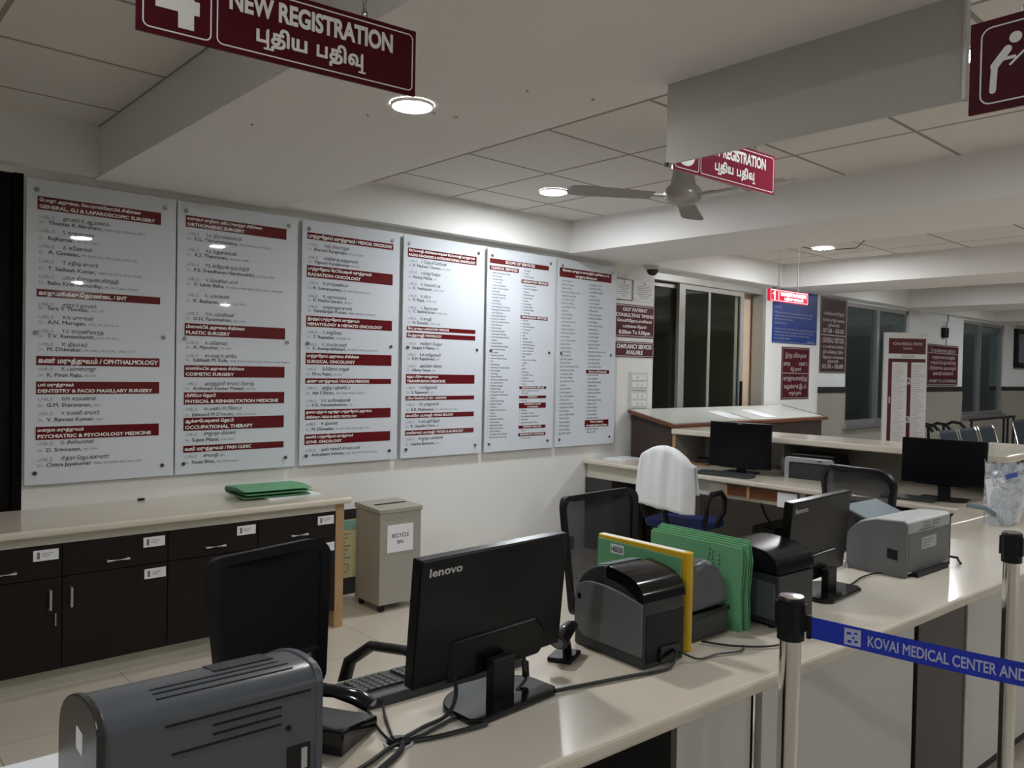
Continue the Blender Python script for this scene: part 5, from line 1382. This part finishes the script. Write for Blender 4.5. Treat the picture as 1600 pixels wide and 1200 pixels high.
for (x, y, w_, h_, r_, b_) in ((0.0, 0.0, 0.10, 0.22, -6, 0), (0.06, 0.02, 0.09, 0.24, 12, 0)):
    o = MB().box(-w_/2, w_/2, -0.003, 0.003, 0, h_).build('paper_inside', 'paper', t); o.location = (x, y, 0.018); o.rotation_euler.y = R(r_)
o = MB().box(-0.03, 0.03, -0.001, 0.001, -0.012, 0.012).build('blue_label', 'bag_blue', t); o.location = (0.04, -0.026, 0.255); o.rotation_euler.y = R(-18)
m = MB(); m.tube([(-0.15, 0.03, 0.09), (-0.08, -0.02, 0.085), (-0.03, -0.035, 0.05), (0.0, -0.03, 0.008)], 0.012, 8, flat=0.4); m.build('blue_strap', 'blue_grey_plastic', t)

# ================================================================== CABLES on the front counter
def cable(label, pts, r=0.0045, m='cable_black', name='power_cable'):
    c = bpy.data.curves.new(name, 'CURVE')
    P = [Vector(p) for p in pts]; out = []
    for i in range(len(P)-1):
        p0 = P[max(i-1, 0)]; p1 = P[i]; p2 = P[i+1]; p3 = P[min(i+2, len(P)-1)]
        for k in range(8):
            tt = k/8
            out.append(0.5*((2*p1)+(-p0+p2)*tt+(2*p0-5*p1+4*p2-p3)*tt*tt+(-p0+3*p1-3*p2+p3)*tt**3))
    out.append(P[-1])
    bpy.data.curves.remove(c)
    mb = MB(); mb.tube(out, r, 8)
    return tag(mb.build(name, m, smooth=True), label, 'cable')
Z0 = 0.757
cable('black cable from the nearest monitor curving down into the counter hole', [(1.07, 1.36, 0.86), (1.075, 1.345, 0.80), (1.045, 1.335, Z0+0.006), (0.98, 1.330, Z0), (0.93, 1.318, Z0), (0.912, 1.315, 0.757)])
cable('thin black cable lying between the counter hole and the nearest monitor stand', [(1.06, 1.325, Z0), (1.00, 1.312, Z0), (0.95, 1.300, Z0), (0.915, 1.305, 0.757)], 0.004)
cable('black cable passing in front of the nearest monitor stand to the counter hole', [(1.09, 1.258, Z0), (1.03, 1.266, Z0), (0.97, 1.278, Z0), (0.925, 1.298, Z0-0.002), (0.903, 1.303, 0.757)], 0.005)
cable('black cable from the counter hole towards the bottom left foreground', [(0.897, 1.300, 0.757), (0.870, 1.296, Z0), (0.82, 1.275, Z0), (0.76, 1.255, Z0), (0.71, 1.235, Z0)], 0.0045)
cable('second cable from the counter hole to the bottom foreground, nearest the camera', [(0.905, 1.298, 0.757), (0.880, 1.272, Z0), (0.83, 1.245, Z0), (0.75, 1.205, Z0), (0.69, 1.17, Z0)], 0.006)
cable('thin keyboard cable dropping into the counter hole', [(0.985, 1.50, 0.765), (0.955, 1.44, Z0), (0.930, 1.39, Z0), (0.905, 1.335, Z0), (0.902, 1.318, 0.757)], 0.003)
cable('thin phone cable beside the keyboard cable at the counter hole', [(0.93, 1.50, 0.765), (0.925, 1.44, Z0), (0.905, 1.39, Z0), (0.893, 1.335, Z0), (0.896, 1.315, 0.757)], 0.003)
cable('black cable running from the nearest monitor stand to the lidded label printer', [(1.322, 1.287, Z0), (1.42, 1.262, Z0), (1.52, 1.236, Z0), (1.60, 1.215, Z0), (1.66, 1.208, Z0+0.004), (1.70, 1.222, 0.785)], 0.005)
cable('thin cable from the lidded label printer lying on the counter before the domed printer', [(1.72, 1.222, 0.775), (1.76, 1.195, Z0), (1.83, 1.185, Z0), (1.90, 1.160, Z0), (1.94, 1.175, Z0)], 0.003)
cable('thin black cable looping on the counter below the green file stack', [(1.88, 1.270, Z0), (1.92, 1.190, Z0), (2.00, 1.125, Z0), (2.08, 1.115, Z0), (2.14, 1.130, Z0), (2.19, 1.165, 0.770)], 0.003)
cable('thin grey cable from the second monitor stand to the grey printer', [(2.76, 1.275, Z0), (2.84, 1.285, Z0), (2.93, 1.30, Z0), (3.02, 1.30, Z0), (3.07, 1.285, Z0)], 0.003)
t = thing('monitor_lead', 'black video lead with a ferrite bead hanging behind the nearest monitor', 'cable', (1.295, 1.375, 0.7505))
MB().tube([(0.0, 0.0, 0.09), (0.002, -0.01, 0.06), (-0.012, -0.03, 0.025), (-0.05, -0.04, 0.012)], 0.004, 8).build('lead', 'cable_black', t, smooth=True)
MB().cyl((0.0015, -0.012, 0.060), (-0.009, -0.026, 0.030), 0.0085, n=12).build('ferrite_bead', 'black_plastic', t)
cable('black video lead looping down behind the second monitor', [(2.70, 1.33, 0.84), (2.715, 1.325, 0.80), (2.705, 1.315, 0.772), (2.68, 1.31, 0.766)], 0.004, name='video_lead')
# paper lying in the bottom left corner
tag(MB().prism([(0.12, 1.60), (0.42, 1.585), (0.43, 1.690), (0.12, 1.705)], 'z', 0.7505, 0.753).build('white_paper', 'paper'), 'white sheet of paper in the bottom left corner of the counter', 'paper')

# ================================================================== QUEUE BARRIERS
def post(label, x, y, aim):
    t = thing('barrier_post', label, 'post', (x, y, 0), group='chrome queue barrier posts')
    MB().lathe([(0.105, 0.0), (0.105, 0.010), (0.09, 0.022), (0.035, 0.035), (0.030, 0.045)], n=40).build('post_base', 'steel', t, smooth=True)
    MB().cyl((0, 0, 0.03), (0, 0, 0.905), 0.0238, n=32).build('post_tube', 'steel', t, smooth=True)
    h = MB(); h.lathe([(0.0265, 0.900), (0.030, 0.902), (0.030, 0.955), (0.0305, 0.957), (0.0305, 0.992), (0.028, 0.997)], n=32)
    for k in range(4):
        a = R(90*k+aim); M = Matrix.Rotation(a, 4, 'Z')
        h.box(0.022, 0.034, -0.012, 0.012, 0.925, 0.985, M)
    h.build('belt_head', 'black_plastic', t, smooth=False)
    MB().lathe([(0.027, 0.9965), (0.0265, 0.9995), (0.010, 1.0005)], n=32).build('cap', 'steel', t, smooth=True)
    return t
post('nearer chrome queue barrier post with a black head and polished cap', 1.690, 0.905, -77.5)
post('farther chrome queue barrier post behind the printed blue belt', 2.972, 0.826, -1)
t = thing('blue_belt', 'blue retractable belt printed with Kovai Medical Center lettering', 'belt', (1.6977, 0.8710, 0.936))
dirv = Vector((1.795-1.706, 0.475-0.876)); ln = 0.95
ang = math.atan2(dirv.y, dirv.x)
t.rotation_euler.z = ang
m = MB(); m.grid(lambda u, v: (ln*u, 0.0009, -0.0235+0.047*v - 0.012*math.sin(PI*u)), 30, 2)
m.grid(lambda u, v: (ln*u, -0.0009, -0.0235+0.047*v - 0.012*math.sin(PI*u)), 30, 2)
m.build('webbing', 'belt_blue', t, smooth=True)
MB().box(0.0, 0.010, -0.004, 0.004, -0.026, 0.026).build('belt_end', 'black_plastic', t)
L = MB()
def sag(x): return -0.012*math.sin(PI*x/ln)
put_text(L, 'KOVAI MEDICAL CENTER AND HOSPITAL', 0.128, -0.0115, 0.0225, -0.0013, off=0.020, width=0.390)
for v in L.bm.verts: v.co.z += sag(v.co.x)
L.box(0.080, 0.114, -0.0014, -0.0011, -0.019-0.003, 0.017-0.003)
build_text(L, 'belt_lettering', 'belt_print', t)
L = MB()
for (x, z, a, b) in ((0.097, 0.004, 0.009, 0.005), (0.112, 0.006, 0.007, 0.004), (0.099, -0.014, 0.008, 0.006), (0.113, -0.012, 0.007, 0.005), (0.108, -0.004, 0.005, 0.004)):
    x -= 0.012; L.box(x, x+a, -0.0017, -0.0015, z-0.003, z+b-0.003)
build_text(L, 'emblem_marks', 'belt_blue', t)
t = thing('blue_belt', 'plain blue belt leaving the farther barrier post to the right', 'belt', (3.0068, 0.8254, 0.928), R(-1))
MB().box(0.0, 0.03, -0.010, 0.010, -0.028, 0.028).build('belt_end', 'black_plastic', t, bevel=0.003)
MB().box(0.03, 1.4, -0.0008, 0.0008, -0.0235, 0.0235).build('webbing', 'belt_blue', t)

# ================================================================== STANDEE with the doctor list
t = thing('standing_list_board', 'tall standing white board with maroon columns and long lists, beyond the raised shelf', 'board', (9.43, 3.745, 0), R(-36))
W = 0.52
MB().box(-W/2, W/2, -0.012, 0.012, 0.03, 2.0).build('panel', 'counter_white', t)
for x in (-W/2+0.06, W/2-0.06): MB().box(x-0.03, x+0.03, -0.18, 0.18, 0, 0.03).build('foot', 'aluminium', t)
L = MB(); y = -0.0126
L.box(-W*0.40, W*0.46, y, y+0.001, 1.76, 1.935)
L.box(-W*0.40, W*0.46, y, y+0.001, 1.665, 1.705)
L.box(-W*0.40, -W*0.31, y, y+0.001, 0.1, 1.665)
L.box(W*0.045, W*0.135, y, y+0.001, 0.1, 1.665)
L.build('maroon_bands', 'maroon_flat', t)
L = MB(); y = -0.0132
put_text(L, 'KOVAI MEDICAL CENTER', 0.02, 1.86, 0.030, y, off=0.02, width=W*0.68, align='c')
put_text(L, 'AND HOSPITAL', 0.02, 1.81, 0.022, y, off=0.02, width=W*0.22, align='c')
build_text(L, 'title_lettering', 'ink_soft', t)
for (q, x, z) in (('1', -W*0.355, 1.20), ('2', W*0.09, 1.42), ('3', W*0.09, 0.98), ('4', W*0.09, 0.55)):
    L = MB(); put_text(L, q, x, z, 0.07, y, off=0.04, align='c'); build_text(L, 'band_number', 'ink_soft', t)
L = MB(); rnd = random.Random(3)
put_text(L, 'DOCTORS', 0.03, 1.718, 0.026, -0.0126, off=0.02, width=W*0.3, align='c')
build_text(L, 'list_title', 'ink_grey', t)
for (x, wm) in ((-W*0.29, W*0.30), (W*0.15, W*0.30)):
    L = MB()
    for k in range(62):
        z = 1.62-0.0245*k
        L.box(x, x+wm*rnd.uniform(0.5, 1.0), -0.0128, -0.0121, z, z+0.011)
    build_text(L, 'list_column', 'ink_soft', t)

# ================================================================== WAITING AREA BENCHES
def bench_seat(label, x, y, ztop=0.915, group='steel waiting seats'):
    t = thing('waiting_seat', label, 'seat', (x, y, 0), group=group)
    w2 = 0.27
    prof = [(-0.28, 0.44), (-0.24, 0.455), (0.10, 0.425), (0.19, 0.44), (0.23, 0.52), (0.33, ztop-0.03), (0.345, ztop)]
    b = MB()
    P = [(p[0], p[1]) for p in prof]
    b.prism(P[3:] + [(p[0]+0.014, p[1]-0.004) for p in P[3:]][::-1], 'x', -w2, w2)
    b.build('seat_back', 'bench_navy', t)
    b = MB(); b.prism(P[:4] + [(p[0], p[1]-0.016) for p in P[:4]][::-1], 'x', -w2, w2); b.build('seat_pan', 'bench_navy', t)
    b = MB()
    for s in (-1, 1):
        b.tube([(s*w2, p[0], p[1]) for p in P[3:]], 0.008, 6)
    b.build('side_trim', 'steel', t)
    b = MB(); s = -1
    b.tube([(s*(w2+0.015), 0.16, 0.44), (s*(w2+0.015), 0.18, 0.64), (s*(w2+0.015), 0.10, 0.67), (s*(w2+0.015), -0.16, 0.66), (s*(w2+0.015), -0.20, 0.60), (s*(w2+0.015), -0.10, 0.44)], 0.014, 8)
    b.build('armrest', 'black_plastic', t)
    b = MB(); b.box(-w2-0.02, w2+0.02, -0.03, 0.03, 0.36, 0.415); b.build('support_beam', 'black_plastic', t)
    b = MB(); b.tube([(0, -0.30, 0.015), (0, -0.02, 0.06), (0, 0.0, 0.37)], 0.02, 8); b.tube([(0, 0.30, 0.015), (0, -0.02, 0.06)], 0.02, 8); b.build('leg', 'black_plastic', t)
    return t
for i, (x, lab) in enumerate(((9.60, 'dark navy waiting seat directly right of the standing list board'), (10.22, 'dark navy waiting seat second from the standing list board'), (10.86, 'dark navy waiting seat third from the standing list board, above the far monitor'))):
    bench_seat(lab, x, 3.0)
for i, (x, lab) in enumerate(((12.30, 'dark navy waiting seat of the right-hand row at the picture edge'), (12.92, 'dark navy waiting seat of the right-hand row, cut by the picture edge'))):
    bench_seat(lab, x, 3.05, 0.95)
t = thing('rear_seat_row', 'row of dark seat arms and a thin rail behind the navy waiting seats', 'seats', (12.0, 4.0, 0))
for x in (-1.75, -1.55, -1.15, -0.95, -0.55, 0.0):
    m = MB(); m.tube([(x, 0.2, 0.45), (x, 0.22, 0.82), (x+0.03, 0.12, 0.885), (x+0.05, 0.02, 0.87), (x+0.06, -0.04, 0.80)], 0.022, 8); m.build('arm_loop', 'black_plastic', t)
m = MB(); m.box(-2.0, 0.4, 0.0, 0.06, 0.38, 0.44); m.build('support_beam', 'black_plastic', t)
m = MB()
for x in (-1.8, 0.1): m.box(x-0.02, x+0.02, 0.01, 0.05, 0, 0.38)
m.build('legs', 'black_plastic', t)
t = thing('push_trolley', 'thin black rail frame standing under the second window', 'trolley', (14.3, 4.30, 0))
m = MB(); m.tube([(-1.0, 0, 0.86), (1.1, 0, 0.865)], 0.02, 8)
for x in (-0.95, 0.55, 0.75, 1.05): m.tube([(x, 0, 0.0), (x, 0, 0.86)], 0.018, 8)
m.build('rail', 'black_plastic', t)
MB().box(-0.95, 1.05, -0.15, 0.15, 0.30, 0.34).build('deck', 'black_plastic', t)
